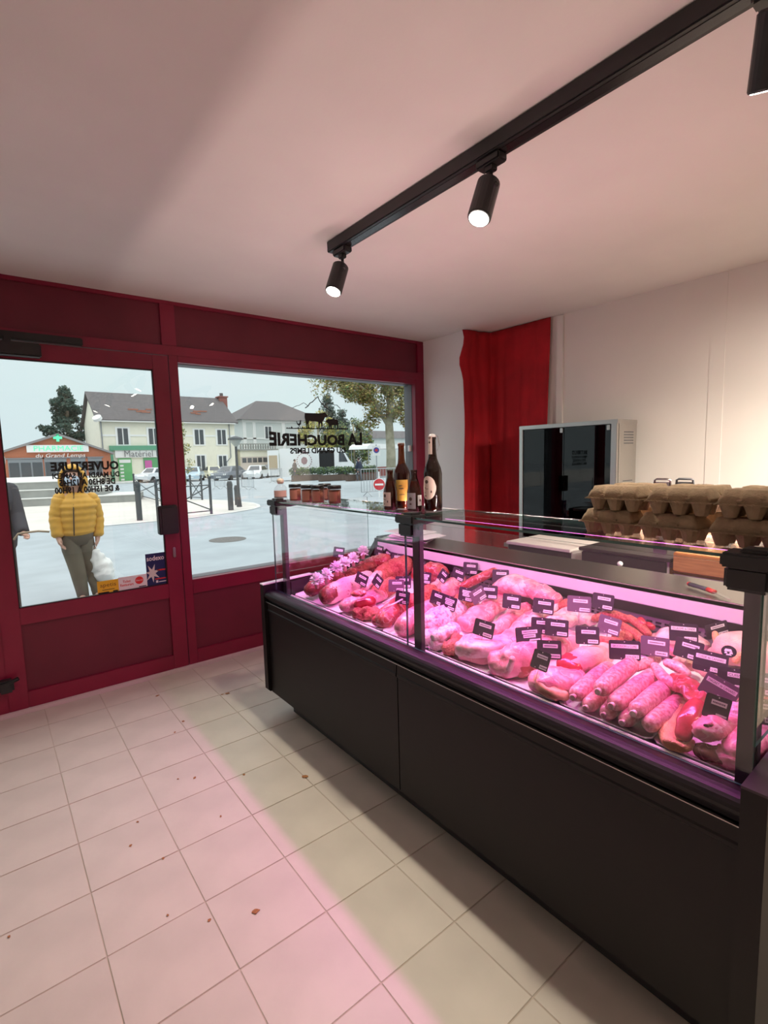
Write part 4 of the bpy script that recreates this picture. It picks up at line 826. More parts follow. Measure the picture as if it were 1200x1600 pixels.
bm = B(); lump(bm, [Vector((1.905, 0.555, 0.848)), Vector((1.913, 0.541, 0.868)), Vector((1.926, 0.519, 0.858))], [.012, .012, .010], .004, 22, 4); sub(chk, 'foot', M_yskin, bm)
stc = Vector((1.820, 0.551, 0.903)); bm = B()
nn = (Vector((0, 0, 1.55))-stc).normalized(); ux, uy = frame(nn)
prism(bm, [(.021*math.cos(a*.35), .019*math.sin(a*.35)) for a in range(18)], stc, ux, uy, nn*.001); sub(chk, 'round_sticker', M_ink, bm, False)
bm = B(); 
for u_, v_, w_, h_ in ((-.002, .004, .011, .004), (-.008, -.004, .004, .003), (.006, -.004, .005, .003), (0, -.010, .008, .002)): prism(bm, [(u_-w_, v_-h_), (u_+w_, v_-h_), (u_+w_*.7, v_+h_), (u_-w_*.7, v_+h_)], stc+nn*.0012, ux, uy, nn*.0005)
sub(chk, 'sticker_print', M_paper, bm, False)
mg = meat('duck_breast', 'glossy red duck breast lying in its yellow skin, front right of the counter', 'duck', M_gloss, [(1.418, 0.540, 0.760), (1.451, 0.541, 0.795), (1.510, 0.542, 0.823)], [(.020, .015), (.028, .020), (.020, .016)], .005, 22)
bm = B(); lump(bm, [Vector((1.403, 0.559, 0.731)), Vector((1.449, 0.592, 0.740)), Vector((1.520, 0.605, 0.755)), Vector((1.562, 0.601, 0.770))], [(.030, .016), (.028, .018), (.022, .018), (.014, .012)], .004, 24, 6); lump(bm, [Vector((1.396, 0.553, 0.733)), Vector((1.413, 0.530, 0.733)), Vector((1.448, 0.528, 0.735))], [(.014, .014), (.014, .014), (.010, .010)], .004, 30, 2); sub(mg, 'yellow_skin', M_yskin, bm)
meat('duck_breast', 'folded red duck breast below the MAGRET price card', 'duck', M_beef, [(1.693, 0.637, 0.818), (1.619, 0.579, 0.828), (1.569, 0.533, 0.818)], [(.034, .016), (.040, .020), (.03, .016)], .009, 24)
meat('duck_skin', 'triangular flap of pale pink skin right of the curved sausage', 'duck', M_bird, [(1.715, 0.657, 0.813), (1.663, 0.617, 0.813), (1.661, 0.601, 0.790)], [(.022, .010), (.03, .014), (.016, .012)], .004, 22)
dl = meat('duck_piece', 'pink duck leg with a hole in its skin, front right of the counter', 'duck', M_pork, [(1.444, 0.528, 0.770), (1.434, 0.487, 0.795), (1.495, 0.469, 0.795), (1.583, 0.469, 0.785)], [(.016, .016), (.036, .030), (.034, .028), (.016, .016)], .005, 20)
bm = B(); hp = Vector((1.383, 0.476, 0.830)); lump(bm, [hp-Vector((.012, .0, .004)), hp+Vector((.010, -.010, .002))], [(.007, .004), (.006, .004)], .002, 60, 2, n=12); sub(dl, 'torn_hole', M_dark, bm)
meat('duck_piece', 'big smooth pink duck leg behind the near corner post', 'duck', M_pork, [(1.440, 0.439, 0.740), (1.462, 0.415, 0.760), (1.536, 0.388, 0.770), (1.573, 0.356, 0.770)], [(.036, .030), (.05, .045), (.06, .05), (.04, .04)], .004, 14)
meat('duck_giblet', 'brown pink lump under the duck leg at the front tray edge', 'duck', M_dark, [(1.426, 0.504, 0.733), (1.426, 0.473, 0.733), (1.422, 0.448, 0.733)], [.020, .024, .022], .007, 30)
meat('veal_strip', 'wrinkled mauve strip of meat behind the near price cards', 'meat', M_net, [(1.593, 0.482, 0.795), (1.611, 0.463, 0.808), (1.664, 0.451, 0.808)], [(.024, .02), (.03, .022), (.024, .02)], .009, 36)
meat('chicken_piece', 'pale chicken leg between the chicken and the near price cards', 'chicken', M_bird, [(1.690, 0.494, 0.808), (1.723, 0.473, 0.813), (1.765, 0.453, 0.813)], [(.026, .022), (.034, .03), (.026, .024)], .004, 20)
meat('chicken_piece', 'pale yellow chicken leg behind the duck leg price cards', 'chicken', M_bird, [(1.837, 0.641, 0.818), (1.813, 0.594, 0.818), (1.819, 0.563, 0.818)], [(.022, .02), (.03, .026), (.026, .022)], .004, 20)
meat('red_joint', 'red joint at the near end of the case, right of the corner post', 'meat', M_beef, [(1.690, 0.401, 0.790), (1.780, 0.371, 0.790)], [.05, .05], .006, 18)

# ================================================================ PRICE CARDS
def card(c, u, v, wd, ht, label, title=None, price=None, light=0, layout=0, tall=0):
    c, u, v = Vector(c), Vector(u), Vector(v); n = u.cross(v).normalized()
    t = thing('price_card', label, 'price card', c-v*ht*.5-Vector((0, 0, .045)), 'black price cards in the meat counter')
    a, b, r_ = wd/2, ht/2, .006
    poly = []
    for cx, cy, a0 in ((a-r_, -b+r_, -90), (a-r_, b-r_, 0), (-a+r_, b-r_, 90), (-a+r_, -b+r_, 180)):
        for k in range(4): q = R(a0+30*k); poly.append((cx+r_*math.cos(q), cy+r_*math.sin(q)))
    bm = B(); prism(bm, poly, c-n*.0008, u, v, n*.0016); obj('card', bm, M_cardsheen if light else M_card, t)
    bm = B(); tube(bm, [c-v*(b+.045)-n*.004, c-v*(b-.008)-n*.002, c-v*(b-.009)+n*.001], .0011, 6); obj('pin', bm, M_steel, t)
    bm = B()
    for x_, y_ in ((0, b-.005), (-.012, -b+.005)): tube(bm, [c+u*x_+v*y_+n*.0006, c+u*x_+v*y_+n*.0018], .0016, 8)
    obj('pin_head', bm, M_paper, t, kind='stuff')
    L_ = wd*(.86 if title and len(title) > 10 else .60 if not title or len(title) > 7 else .5)
    x0 = -a+wd*.07 if title and len(title) > 10 else -L_/2+wd*.05
    y0 = ht*.10
    if layout == 1: x0 = -a+wd*.10
    strips = [(x0, y0, L_, ht*.2, title)]
    if layout == 2: strips.append((-L_*.35, y0-ht*.23, L_*.8, ht*.19, None))
    pw = wd*.42; strips.append((a-pw-wd*.06, -b+ht*.08, pw, ht*.2, price))
    for k, (sx_, sy_, sw, sh, tx) in enumerate(strips):
        bm = B(); prism(bm, [(sx_, sy_), (sx_+sw, sy_), (sx_+sw, sy_+sh), (sx_, sy_+sh)], c+n*.0009, u, v, n*.0005); s_ = obj('paper_strip', bm, M_paper, t)
        if tx: text(tx, c+u*(sx_+sw*.06)+v*(sy_+sh*.22)+n*.0016, u, v, sw*.88, sh*.56, M_ink, s_, 'lettering')
        else:
            bm = B(); rnd = random.Random(int(c.x*1e4)+k); q = sx_+sw*.08
            while q < sx_+sw*.88:
                l_ = rnd.uniform(.0015, .004)
                prism(bm, [(q, sy_+sh*.34), (q+l_, sy_+sh*.34), (q+l_, sy_+sh*.66), (q, sy_+sh*.66)], c+n*.0015, u, v, n*.0002); q += l_+.0009
            obj('faint_print', bm, M_inkgrey, s_, kind='stuff')
M_cardsheen = mat('sheen_card', (0.14, 0.09, 0.13), 0.35)  # black card lightened, its reflected sheen painted into the colour
CARDS = [
    ((1.724, 2.674, 0.955), (0.228, -0.974, 0.0), (0.236, 0.055, 0.97), 0.094, 0.066, 'black price card standing above the white paper frills', None, None, 0, 0),
    ((2.041, 2.669, 0.925), (0.028, -0.997, -0.068), (0.244, -0.059, 0.968), 0.084, 0.066, 'black price card on a long pin at the far back corner by the fascia end', None, None, 0, 0),
    ((2.062, 2.606, 0.9), (-0.035, -0.948, -0.316), (0.244, -0.315, 0.917), 0.071, 0.066, 'black narrow price card leaning left of the mince mound, far end', None, None, 0, 0),
    ((2.034, 2.466, 0.898), (0.382, -0.924, 0.0), (0.224, 0.093, 0.97), 0.093, 0.066, 'black price card on top of the orange red mince mound, far end', None, None, 0, 0),
    ((1.639, 2.313, 0.859), (0.122, -0.964, -0.235), (0.275, -0.194, 0.941), 0.095, 0.066, 'black price card tilted on the larded roast, left of a pair', None, None, 0, 0),
    ((1.67, 2.203, 0.862), (0.034, -0.882, -0.47), (0.291, -0.442, 0.849), 0.068, 0.066, 'black price card tilted steeply on the larded roast, right of a pair', None, None, 0, 0),
    ((1.68, 2.052, 0.863), (0.728, -0.686, 0.0), (0.166, 0.176, 0.97), 0.084, 0.066, 'pale price card turned away, left of the middle post', None, None, 1, 0),
    ((1.737, 2.061, 0.869), (0.742, -0.671, 0.0), (0.162, 0.179, 0.97), 0.084, 0.066, 'black small price card touching the left edge of the middle post, upper one', None, None, 0, 0),
    ((1.576, 1.878, 0.853), (0.259, -0.966, 0.0), (0.234, 0.063, 0.97), 0.084, 0.066, 'black price card touching the left edge of the middle post, lower one', None, None, 0, 0),
    ((2.031, 2.249, 0.898), (-0.014, -0.949, -0.316), (0.25, -0.309, 0.917), 0.084, 0.066, 'black price card tilted at the back right against the middle post', None, None, 0, 0),
    ((1.856, 2.02, 0.881), (0.266, -0.964, 0.0), (0.233, 0.064, 0.97), 0.084, 0.066, 'black price card with three strips on dark red slab beside the middle post', None, None, 0, 2),
    ((1.937, 1.957, 0.889), (-0.036, -0.882, -0.47), (0.255, -0.463, 0.849), 0.060, 0.066, 'black narrow price card leaning at the back, second right of the middle post', None, None, 0, 0),
    ((2.004, 1.905, 0.895), (0.041, -0.988, -0.152), (0.251, -0.137, 0.958), 0.087, 0.066, 'black price card behind the long thin sausage, lower left one', None, None, 0, 0),
    ((2.066, 1.872, 0.925), (0.394, -0.919, 0.0), (0.222, 0.095, 0.97), 0.084, 0.066, 'black price card standing against the fascia behind the long thin sausage', None, None, 0, 0),
    ((2.041, 1.643, 0.925), (0.557, -0.831, 0.0), (0.201, 0.135, 0.97), 0.084, 0.066, 'black price card at the upper end of the long thin sausage', None, None, 0, 0),
    ((1.789, 1.651, 0.874), (0.147, -0.989, -0.017), (0.242, 0.019, 0.97), 0.084, 0.066, 'black price card with three strips left of the rib slab', None, None, 0, 2),
    ((1.815, 1.597, 0.876), (0.914, -0.179, 0.363), (-0.295, 0.322, 0.9), 0.084, 0.066, 'black price card turned edgewise and paler, between two others in the middle', None, None, 1, 0),
    ((1.877, 1.586, 0.883), (0.457, -0.889, 0.0), (0.215, 0.111, 0.97), 0.091, 0.066, 'black wide price card in front of the rib slab', None, None, 0, 0),
    ((1.838, 1.416, 0.879), (0.319, -0.948, 0.0), (0.229, 0.077, 0.97), 0.086, 0.066, 'black price card at the right foot of the rib slab', None, None, 0, 0),
    ((1.671, 1.726, 0.862), (0.15, -0.977, -0.152), (0.264, -0.108, 0.958), 0.084, 0.066, 'black price card half covered by its neighbour, behind the netted roast', None, None, 0, 0),
    ((1.658, 1.64, 0.861), (0.163, -0.975, -0.152), (0.266, -0.105, 0.958), 0.084, 0.066, 'black price card with several strips behind the netted roast, front of a pair', None, None, 0, 2),
    ((1.534, 1.32, 0.848), (0.24, -0.963, -0.118), (0.264, -0.052, 0.963), 0.089, 0.066, 'black price card standing on the pork slab in the front row', None, None, 0, 0),
    ((1.873, 1.273, 0.882), (0.312, -0.95, 0.0), (0.23, 0.076, 0.97), 0.091, 0.066, 'black price card in front of the back pork joint, middle of the counter', None, None, 0, 0),
    ((1.881, 1.108, 0.925), (0.477, -0.879, 0.0), (0.213, 0.115, 0.97), 0.093, 0.066, 'grey price card against the back wall, left of a dark one', None, None, 1, 0),
    ((2.0, 1.07, 0.92), (0.124, -0.992, 0.0), (0.24, 0.03, 0.97), 0.089, 0.066, 'dark price card against the back wall above the arched sausage', None, None, 0, 0),
    ((1.848, 0.961, 0.88), (0.134, -0.984, -0.118), (0.257, -0.081, 0.963), 0.084, 0.066, 'black purplish price card tilted over the back sausages', None, None, 1, 0),
    ((1.71, 1.101, 0.866), (0.466, -0.885, 0.0), (0.214, 0.113, 0.97), 0.088, 0.066, 'black price card in the centre of the counter covering another card', None, None, 0, 0),
    ((1.692, 1.155, 0.864), (0.52, -0.854, 0.0), (0.207, 0.126, 0.97), 0.084, 0.066, 'black price card half hidden at the left of the centre card', None, None, 0, 0),
    ((1.587, 1.143, 0.854), (0.873, -0.488, 0.0), (0.118, 0.211, 0.97), 0.104, 0.066, 'black wide price card with three strips above the big chop', None, None, 0, 2),
    ((1.717, 0.976, 0.867), (0.624, -0.781, 0.0), (0.189, 0.151, 0.97), 0.084, 0.066, 'black price card standing left of the thin sausages, above a dark gap', None, None, 0, 0),
    ((1.534, 1.017, 0.848), (0.637, -0.771, 0.0), (0.187, 0.154, 0.97), 0.084, 0.066, 'black price card above the round ham, behind the lowest card', None, None, 0, 0),
    ((1.447, 0.992, 0.84), (0.267, -0.946, -0.185), (0.286, -0.106, 0.952), 0.060, 0.066, 'black tilted price card, lowest of the cluster above the flat pink piece', None, None, 0, 0),
    ((1.686, 0.82, 0.864), (0.628, -0.778, 0.0), (0.188, 0.152, 0.97), 0.102, 0.066, 'black wide price card reading SAUCISSON above the thick sausages', 'SAUCISSON à CUIRE', '14.90 €/KG', 0, 0),
    ((1.774, 0.758, 0.872), (0.377, -0.926, 0.0), (0.224, 0.091, 0.97), 0.089, 0.066, 'light grey price card right of the wide SAUCISSON card', None, None, 1, 0),
    ((1.942, 0.732, 0.889), (0.51, -0.86, 0.0), (0.208, 0.123, 0.97), 0.093, 0.066, 'black price card reading ESCALOPE in the right back row', 'ESCALOPE de DINDE', '14.90 €/KG', 0, 0),
    ((2.03, 0.655, 0.898), (0.925, -0.367, 0.101), (-0.002, 0.262, 0.965), 0.105, 0.050, 'black price card lying slanted behind the whole chicken wing tip', None, None, 0, 0),
    ((1.816, 0.667, 0.877), (0.18, -0.976, -0.118), (0.26, -0.069, 0.963), 0.084, 0.066, 'black price card half hidden behind the CUISSE de CANARD card', None, None, 0, 0),
    ((1.766, 0.584, 0.872), (0.217, -0.975, -0.051), (0.247, 0.005, 0.969), 0.094, 0.066, 'black large price card reading CUISSE de CANARD', 'CUISSE de CANARD', '12.90 €/KG', 0, 0),
    ((1.697, 0.497, 0.865), (0.331, -0.944, 0.0), (0.228, 0.08, 0.97), 0.084, 0.066, 'dark price card cut off by the near corner post', 'CUISSE', '9.90 €/KG', 0, 0),
    ((1.612, 0.507, 0.856), (0.196, -0.898, -0.395), (0.338, -0.316, 0.886), 0.092, 0.066, 'purple price card reading MAGRET de CANARD, tilted', 'MAGRET de CANARD', None, 1, 0),
    ((1.513, 0.48, 0.846), (0.302, -0.935, -0.185), (0.289, -0.095, 0.952), 0.060, 0.066, 'black price card in front of the MAGRET card, lowest at the right', None, None, 0, 0),
    ((1.569, 0.389, 0.852), (0.484, -0.875, 0.0), (0.212, 0.117, 0.97), 0.084, 0.066, 'black price card seen right of the near corner post, lower', None, None, 0, 0),
    ((1.717, 0.428, 0.867), (0.438, -0.899, 0.0), (0.217, 0.106, 0.97), 0.084, 0.066, 'black small price card seen right of the near corner post, upper', None, None, 0, 0),
]
for a in CARDS: card(*a)

# ================================================================ OUTSIDE
def gz(y): return 0.0 if y < 25 else -0.5*(y-25)/37
M_asph = mat('asphalt', (0.33, 0.37, 0.39), 0.85, var=0.10, vscale=1.4, bump=.1, bscale=60)
M_pave = mat('pale_pavement', (0.58, 0.55, 0.50), 0.9, var=0.08, vscale=1.2)
M_conc = mat('concrete', (0.30, 0.31, 0.29), 0.9, var=0.12, vscale=3)
M_concl = mat('pale_concrete', (0.60, 0.60, 0.57), 0.9, var=0.06, vscale=3)
bm = B(); ys = [3.90, 14, 25, 62, 260]
vv = [[bm.verts.new((x, y, (gz(y) if y < 63 else -.5)-.01)) for x in (-80, -10, 40, 200)] for y in ys]
for a_, b_ in zip(vv, vv[1:]):
    for k in range(3): bm.faces.new((a_[k], a_[k+1], b_[k+1], b_[k]))
struct('road', bm, M_asph)
bm = B(); pv = [(-40, 14.5), (0.64, 14.5), (3.35, 14.38), (4.40, 14.42), (5.70, 14.82), (6.6, 15.3), (7.1, 15.85), (7.45, 16.7), (7.63, 17.6), (7.5, 19.3), (7.1, 20.6), (6.5, 22.0), (5.8, 23.5), (5.6, 24.9), (-40, 24.9)]
prism(bm, pv, (0, 0, -.05), (1, 0, 0), (0, 1, 0), (0, 0, .055)); struct('pavement', bm, M_pave)
bm = B(); pk = [(p[0], p[1]-.0) for p in pv[:12]]
for a_, b_ in zip(pk, pk[1:]): tube(bm, [(a_[0], a_[1], .0), (b_[0], b_[1], .0)], [(.07, .012)]*2, 4)
struct('kerb', bm, M_concl)
bm = B(); box(bm, 4, 60, 55.0, 55.4, gz(55)-.02, gz(55)+.12); box(bm, 4, 60, 55.4, 62, gz(58)-.02, gz(55)+.06); struct('far_pavement', bm, M_concl)
# manhole cover
bm = B(); tube(bm, [(3.70, 9.80, -.02), (3.70, 9.80, -.006)], .36, 24); tag(obj('manhole_cover', bm, mat('iron_cover', (.13, .12, .11), .7, var=.3, vscale=18), loc=(3.7, 9.8, -.01)), 'round iron manhole cover in the road outside the big window', 'manhole cover')
# steps and plaza
t = thing('concrete_steps', 'three wide concrete steps leading up to the pharmacy square', 'steps', (1.5, 23.6, 0))
sd = Vector((3.6, -1.3, 0)).normalized(); sb = Vector((1.3, 3.6, 0)).normalized(); A0 = Vector((1.12, 23.7, 0))
for k in range(3):
    L_ = (3.85, 2.6, 2.2)[k]
    bm = B(); prism(bm, [(-14, .55*k), (L_, .55*k), (L_, 2.4), (-14, 2.4)], A0+Vector((0, 0, -.02+.0)), sd, sb, Vector((0, 0, .305*(k+1)))); obj('step', bm, M_conc, t)
    bm = B(); prism(bm, [(-14, .55*k-.02), (L_+.02, .55*k-.02), (L_+.02, 2.4), (-14, 2.4)], A0+Vector((0, 0, .305*(k+1)-.03)), sd, sb, Vector((0, 0, .03))); obj('step_edge', bm, M_concl, t)
bm = B()
pa = [A0+sd*-14+sb*1.3, A0+sd*2.4+sb*1.3, Vector((7, 61.5, 0)), Vector((-30, 61.5, 0))]
pz = [.9, .9, .50, .50]
up_ = [bm.verts.new((p.x, p.y, z)) for p, z in zip(pa, pz)]; dn_ = [bm.verts.new((p.x, p.y, -.6)) for p in pa]
bm.faces.new(up_); bm.faces.new(dn_[::-1])
for k in range(4): bm.faces.new((up_[k], dn_[k], dn_[(k+1) % 4], up_[(k+1) % 4]))
struct('plaza', bm, M_concl)
# ---- foliage helpers
def leaves(centres, n, size, seed, cols=1):
    rnd = random.Random(seed); bm = B()
    for _ in range(n):
        c, r_ = rnd.choice(centres); c = Vector(c)
        d = Vector((rnd.gauss(0, 1), rnd.gauss(0, 1), rnd.gauss(0, 1))).normalized()*rnd.random()**.4
        r3 = r_ if isinstance(r_, tuple) else (r_, r_, r_)
        p = c+Vector((d.x*r3[0], d.y*r3[1], d.z*r3[2])); s = size*rnd.uniform(.6, 1.4)
        a = Vector((rnd.gauss(0, 1), rnd.gauss(0, 1), rnd.gauss(0, 1))).normalized(); b_ = a.orthogonal().normalized()
        v = [bm.verts.new(p+a*s), bm.verts.new(p+b_*s*.6), bm.verts.new(p-a*s), bm.verts.new(p-b_*s*.6+a.cross(b_)*s*.3)]
        bm.faces.new(v).material_index = rnd.randrange(cols)
    return bm
M_bark = mat('plane_bark', (.36, .33, .24), .9, col2=(.20, .19, .12), vscale=3)
M_l1 = mat('leaf_olive', (.23, .23, .07), .8); M_l2 = mat('leaf_yellow', (.44, .36, .11), .8); M_l3 = mat('leaf_brown', (.27, .18, .08), .8); M_l4 = mat('leaf_green', (.13, .20, .07), .8)
M_con = mat('conifer_needles', (.045, .085, .065), .9); M_con2 = mat('conifer_needles_pale', (.08, .125, .095), .9)
def tree(label, base, trunk, centres, n, size, mats, seed, branches=(), name='tree', rt=.25):
    t = thing(name, label, 'tree', base)
    bm = B(); tube(bm, [Vector(base)]+[Vector(p) for p in trunk], [rt*(1-.12*k) for k in range(len(trunk)+1)], 10)
    for a_, b_, r_ in branches: tube(bm, [a_, (Vector(a_)+Vector(b_))/2+Vector((0, 0, .15)), b_], [r_, r_*.8, r_*.5], 7)
    obj('trunk', bm, M_bark, t, True)
    f = obj('foliage', leaves(centres, n, size, seed, len(mats)), mats, t, kind='stuff')
    return t
px_ = Vector((16.201, 20.000, 0.540)); bx, by = px_.x, px_.y
rnd = random.Random(3); cc = []
for k in range(46): cc.append(((bx+rnd.uniform(-3.2, 1.6), by+rnd.uniform(-1.0, 1.8), rnd.uniform(4.2, 7.0)), rnd.uniform(.35, .8)))
for k in range(26): q = rnd.random(); cc.append(((bx-3.0+4.4*q, by+rnd.uniform(-.6, .8), rnd.uniform(3.3+1.6*abs(q-.62)*1.3, 5.2)), rnd.uniform(.25, .5)))
for dx_, z_ in ((-2.6, 5.0), (-2.2, 4.4), (-1.4, 3.9), (-.9, 3.4), (-1.7, 4.6), (-.5, 3.9), (.2, 3.6), (.7, 3.3), (.9, 4.0), (-.2, 4.6), (.4, 4.4), (1.1, 3.2), (-2.9, 5.5), (-1.2, 3.2)): cc.append(((bx+dx_, by+rnd.uniform(-.4, .6), z_), rnd.uniform(.28, .5)))
tree('plane tree with yellowing leaves and a pale blotched trunk outside the right of the window', (bx, by, 0), [(bx+.03, by, 1.8), (bx-.05, by, 3.2), (bx+.1, by, 4.6), (bx, by, 6.2)], cc, 15000, .07, [M_l1, M_l2, M_l3, M_l1, M_l4], 11,
     [((bx, by, 3.0), (bx-1.4, by+.2, 4.6), .12), ((bx, by, 3.2), (bx+1.0, by+.3, 4.3), .10), ((bx, by, 2.9), (bx+.5, by, 3.8), .06), ((bx-.7, by, 4.0), (bx-2.5, by, 5.4), .07)], 'plane_tree', .27)
# conifer behind the pharmacy
c0 = Vector((8.532, 74.000, 3.666)); cc = []
rnd = random.Random(8)
for k in range(130):
    h = rnd.random()**1.15; z = 2.2+h*8.6; r_ = (3.9*(1-h)**.7+.25)*(.8+.35*math.sin(h*19)); a = rnd.uniform(0, 6.28); cc.append(((c0.x+r_*.85*math.cos(a)*rnd.random()**.35, c0.y+r_*.7*math.sin(a), z+.25*rnd.random()), (.55+.55*(1-h), .6, .42)))
tree('tall dark conifer behind the pharmacy gable', (c0.x, c0.y, -.5), [(c0.x, c0.y, 4), (c0.x+.1, c0.y, 8), (c0.x, c0.y, 10.2)], cc, 15000, .15, [M_con, M_con2, M_con], 21, name='conifer', rt=.3)
for k, (a_, hh, wd_, lab, ms, sd_) in enumerate((((41.380, 66.000, 4.088), 11.0, 3.4, 'pointed dark conifer far behind the window lettering', [M_con, M_con2], 5), ((42.723, 64.000, 4.007), 8.6, 2.8, 'lower dark conifer far behind the letter A of the shop name', [M_con, M_con2], 6), ((34.844, 58.000, 2.947), 7.6, 3.0, 'yellow green bushy tree far behind the white van', [M_l2, M_l1, mat('leaf_lime', (.36, .40, .06), .8)], 7), ((39.092, 56.000, 2.848), 6.6, 3.0, 'mid green bushy tree far behind the market stall', [M_l4, M_l1, M_con2], 9), ((39.370, 60.000, 2.964), 6.2, 3.2, 'dark green bushy tree far behind the van roof', [M_l4, M_con2], 10), ((30.180, 60.000, 0.743), 2.0, 1.2, 'small green shrub beside the garage', [M_l4, M_l1], 12))):
    rnd = random.Random(sd_); cc = []
    for q in range(48):
        h = rnd.random(); r_ = wd_*((1-h) if ms[0] is M_con else math.sqrt(max(.05, 1-(2*h-1)**2)))*.7+.15; a = rnd.uniform(0, 6.28)
        cc.append(((a_[0]+r_*math.cos(a), a_[1]+r_*math.sin(a)*.7, .4+h*(hh-.6)), .35+.12*wd_))
    tree(lab, (a_[0], a_[1], -.5), [(a_[0], a_[1], hh*.5), (a_[0], a_[1], hh*.9)], cc, 3600, .17, ms, sd_, rt=.16)
a_ = (12.087, 40.000, 3.109); cc = [((a_[0]+random.Random(k).uniform(-.7, .45), a_[1], 1.0+k*.28), .38) for k in range(13)]
tree('young slender tree in front of the cream house, beside the window post', (a_[0], a_[1], -.2), [(a_[0], a_[1], 2), (a_[0], a_[1], 4.4)], cc, 800, .08, [M_l1, M_l4, M_l2], 31, rt=.05)

# ---- cream house
M_crm = mat('cream_render', (0.80, 0.77, 0.64), 0.9, var=.04, vscale=2); M_slate = mat('slate_roof', (0.115, 0.105, 0.105), 0.8, var=.2, vscale=4); M_trimw = mat('white_trim', (0.80, 0.80, 0.78), 0.6); M_pane = mat('dark_window', (0.05, 0.06, 0.07), 0.15, spec=.8)
M_brick = mat('orange_brick', (0.44, 0.155, 0.085), 0.9, var=.1, vscale=8); M_green = mat('green_paint', (0.10, 0.32, 0.20), 0.5); M_shutter = mat('grey_shutter', (.22, .24, .26), .6)
hx0, hx1, hy = 10.1, 25.1, 62.0
house = thing('cream_house', 'cream two storey house with grey slate roof and brick chimney across the square', 'house', (17.6, 67, -.5))
bm = B(); box(bm, hx0, hx1, hy, hy+10, -.6, 6.35); prism(bm, [(hy, 6.35), (hy+10, 6.35), (hy+5, 9.55)], (hx0, 0, 0), (0, 1, 0), (0, 0, 1), (hx1-hx0, 0, 0)); hw = obj('wall', bm, M_crm, house)
bm = B(); prism(bm, [(hy-.45, 6.15), (hy-.45, 6.32), (hy+5, 9.85), (hy+10.45, 6.32), (hy+10.45, 6.15), (hy+5, 9.62)], (hx0-.35, 0, 0), (0, 1, 0), (0, 0, 1), (hx1-hx0+.7, 0, 0)); rf = obj('roof', bm, M_slate, house)
rnd = random.Random(2); bm = B()
for q in range(9): x = rnd.uniform(13.2, 15.4) if q < 5 else rnd.uniform(20.2, 21.4); tt = rnd.uniform(.22, .38); box(bm, x, x+rnd.uniform(.6, 1.2), hy-.45+5.45*tt, hy-.45+5.45*tt+.5, 6.32+3.53*tt+.02, 6.32+3.53*tt+.18)
obj('tile_patch', bm, mat('red_tile', (.38, .17, .12), .9), rf)
bm = B(); box(bm, hx0+.05, hx1, hy-.06, hy, 4.55, 4.75); box(bm, hx0, hx1, hy-.55, hy-.40, 6.10, 6.2); obj('string_course', bm, M_trimw, house)
cx = (25.547, 66.000, 8.290); bm = B(); box(bm, cx[0]-.5, cx[0]+.5, 66.2, 67.4, 7.5, 9.9); box(bm, cx[0]-.62, cx[0]+.62, 66.1, 67.5, 9.9, 10.05); ch_ = obj('chimney', bm, mat('red_brick', (.28, .11, .09), .9), house)
bm = B(); tube(bm, [(cx[0], 66.9, 10.05), (cx[0], 66.9, 10.5)], .22, 10); obj('chimney_pot', bm, M_slate, ch_)
bm = B(); box(bm, 25.2, 25.75, 67.5, 68.3, 6, 8.9); obj('flue', bm, M_slate, house)
bm = B(); tube(bm, [(hx0+.15, hy-.12, 6.2), (hx0+.15, hy-.12, -.4)], .06, 8); tube(bm, [(hx1-.7, hy-.12, 6.2), (hx1-.7, hy-.12, 2.0), (hx1-1.3, hy-.12, 1.4), (hx1-1.3, hy-.12, -.4)], .06, 8); obj('downpipe', bm, M_shutter, house)
bm = B(); tube(bm, [(hx0-.1, hy-.3, 6.3), (hx0-.25, hy-.45, 6.55)], [.45, .45], 14); obj('dish_aerial', bm, M_trimw, house)
def far_window(parent, x, z, wd_, ht, y, split=True):
    bm = B(); box(bm, x-wd_/2-.16, x+wd_/2+.16, y-.07, y+.02, z-ht/2-.16, z+ht/2+.16); f = obj('window', bm, M_trimw, parent)
    for s in ((-1, 1) if split else (0,)):
        bm = B(); w2 = wd_/4-.06 if split else wd_/2
        box(bm, x+s*wd_/4-w2, x+s*wd_/4+w2, y-.09, y-.065, z-ht/2, z+ht/2); obj('pane', bm, M_pane, f)
for px__ in ((12.324, 62.000, 4.536), (15.507, 62.000, 4.550), (20.642, 62.000, 4.497), (23.388, 62.000, 4.508)): far_window(house, px__[0], px__[2], 1.15, 1.75, hy)
for px__ in ((20.669, 62.000, 1.351), (23.351, 62.000, 1.277)): far_window(house, px__[0], px__[2], 1.05, 1.85, hy)
s0, s1 = (11.074, 61.900, 2.452), (17.627, 61.900, 3.074)
bm = B(); box(bm, s0[0]-.2, s1[0]+.2, 61.7, 62, s1[2]-.05, s1[2]+.45); box(bm, s0[0]-.2, s0[0]+.1, 61.75, 62, -.5, s1[2]); obj('shop_cornice', bm, M_green, house)
bm = B(); box(bm, s0[0]+.3, s1[0], 61.82, 62, s0[2]-.25, s1[2]); sg = obj('shop_sign', bm, M_trimw, house)
text('Matériel Médical', (s0[0]+1.2, 61.66, s0[2]-.17), (1, 0, 0), (0, 0, 1), 6.0, .70, M_grey, sg, 'lettering')
a_, b_ = (11.622, 61.900, -0.365), (12.968, 61.900, 2.134)
bm = B(); box(bm, a_[0], b_[0], 61.85, 62, a_[2], b_[2]); pst = obj('green_poster', bm, mat('green_poster', (.13, .42, .16), .5), house)
bm = B()
for q in range(5): box(bm, a_[0]+.15, a_[0]+.5, 61.82, 61.85, b_[2]-.9-q*.38, b_[2]-.7-q*.38)
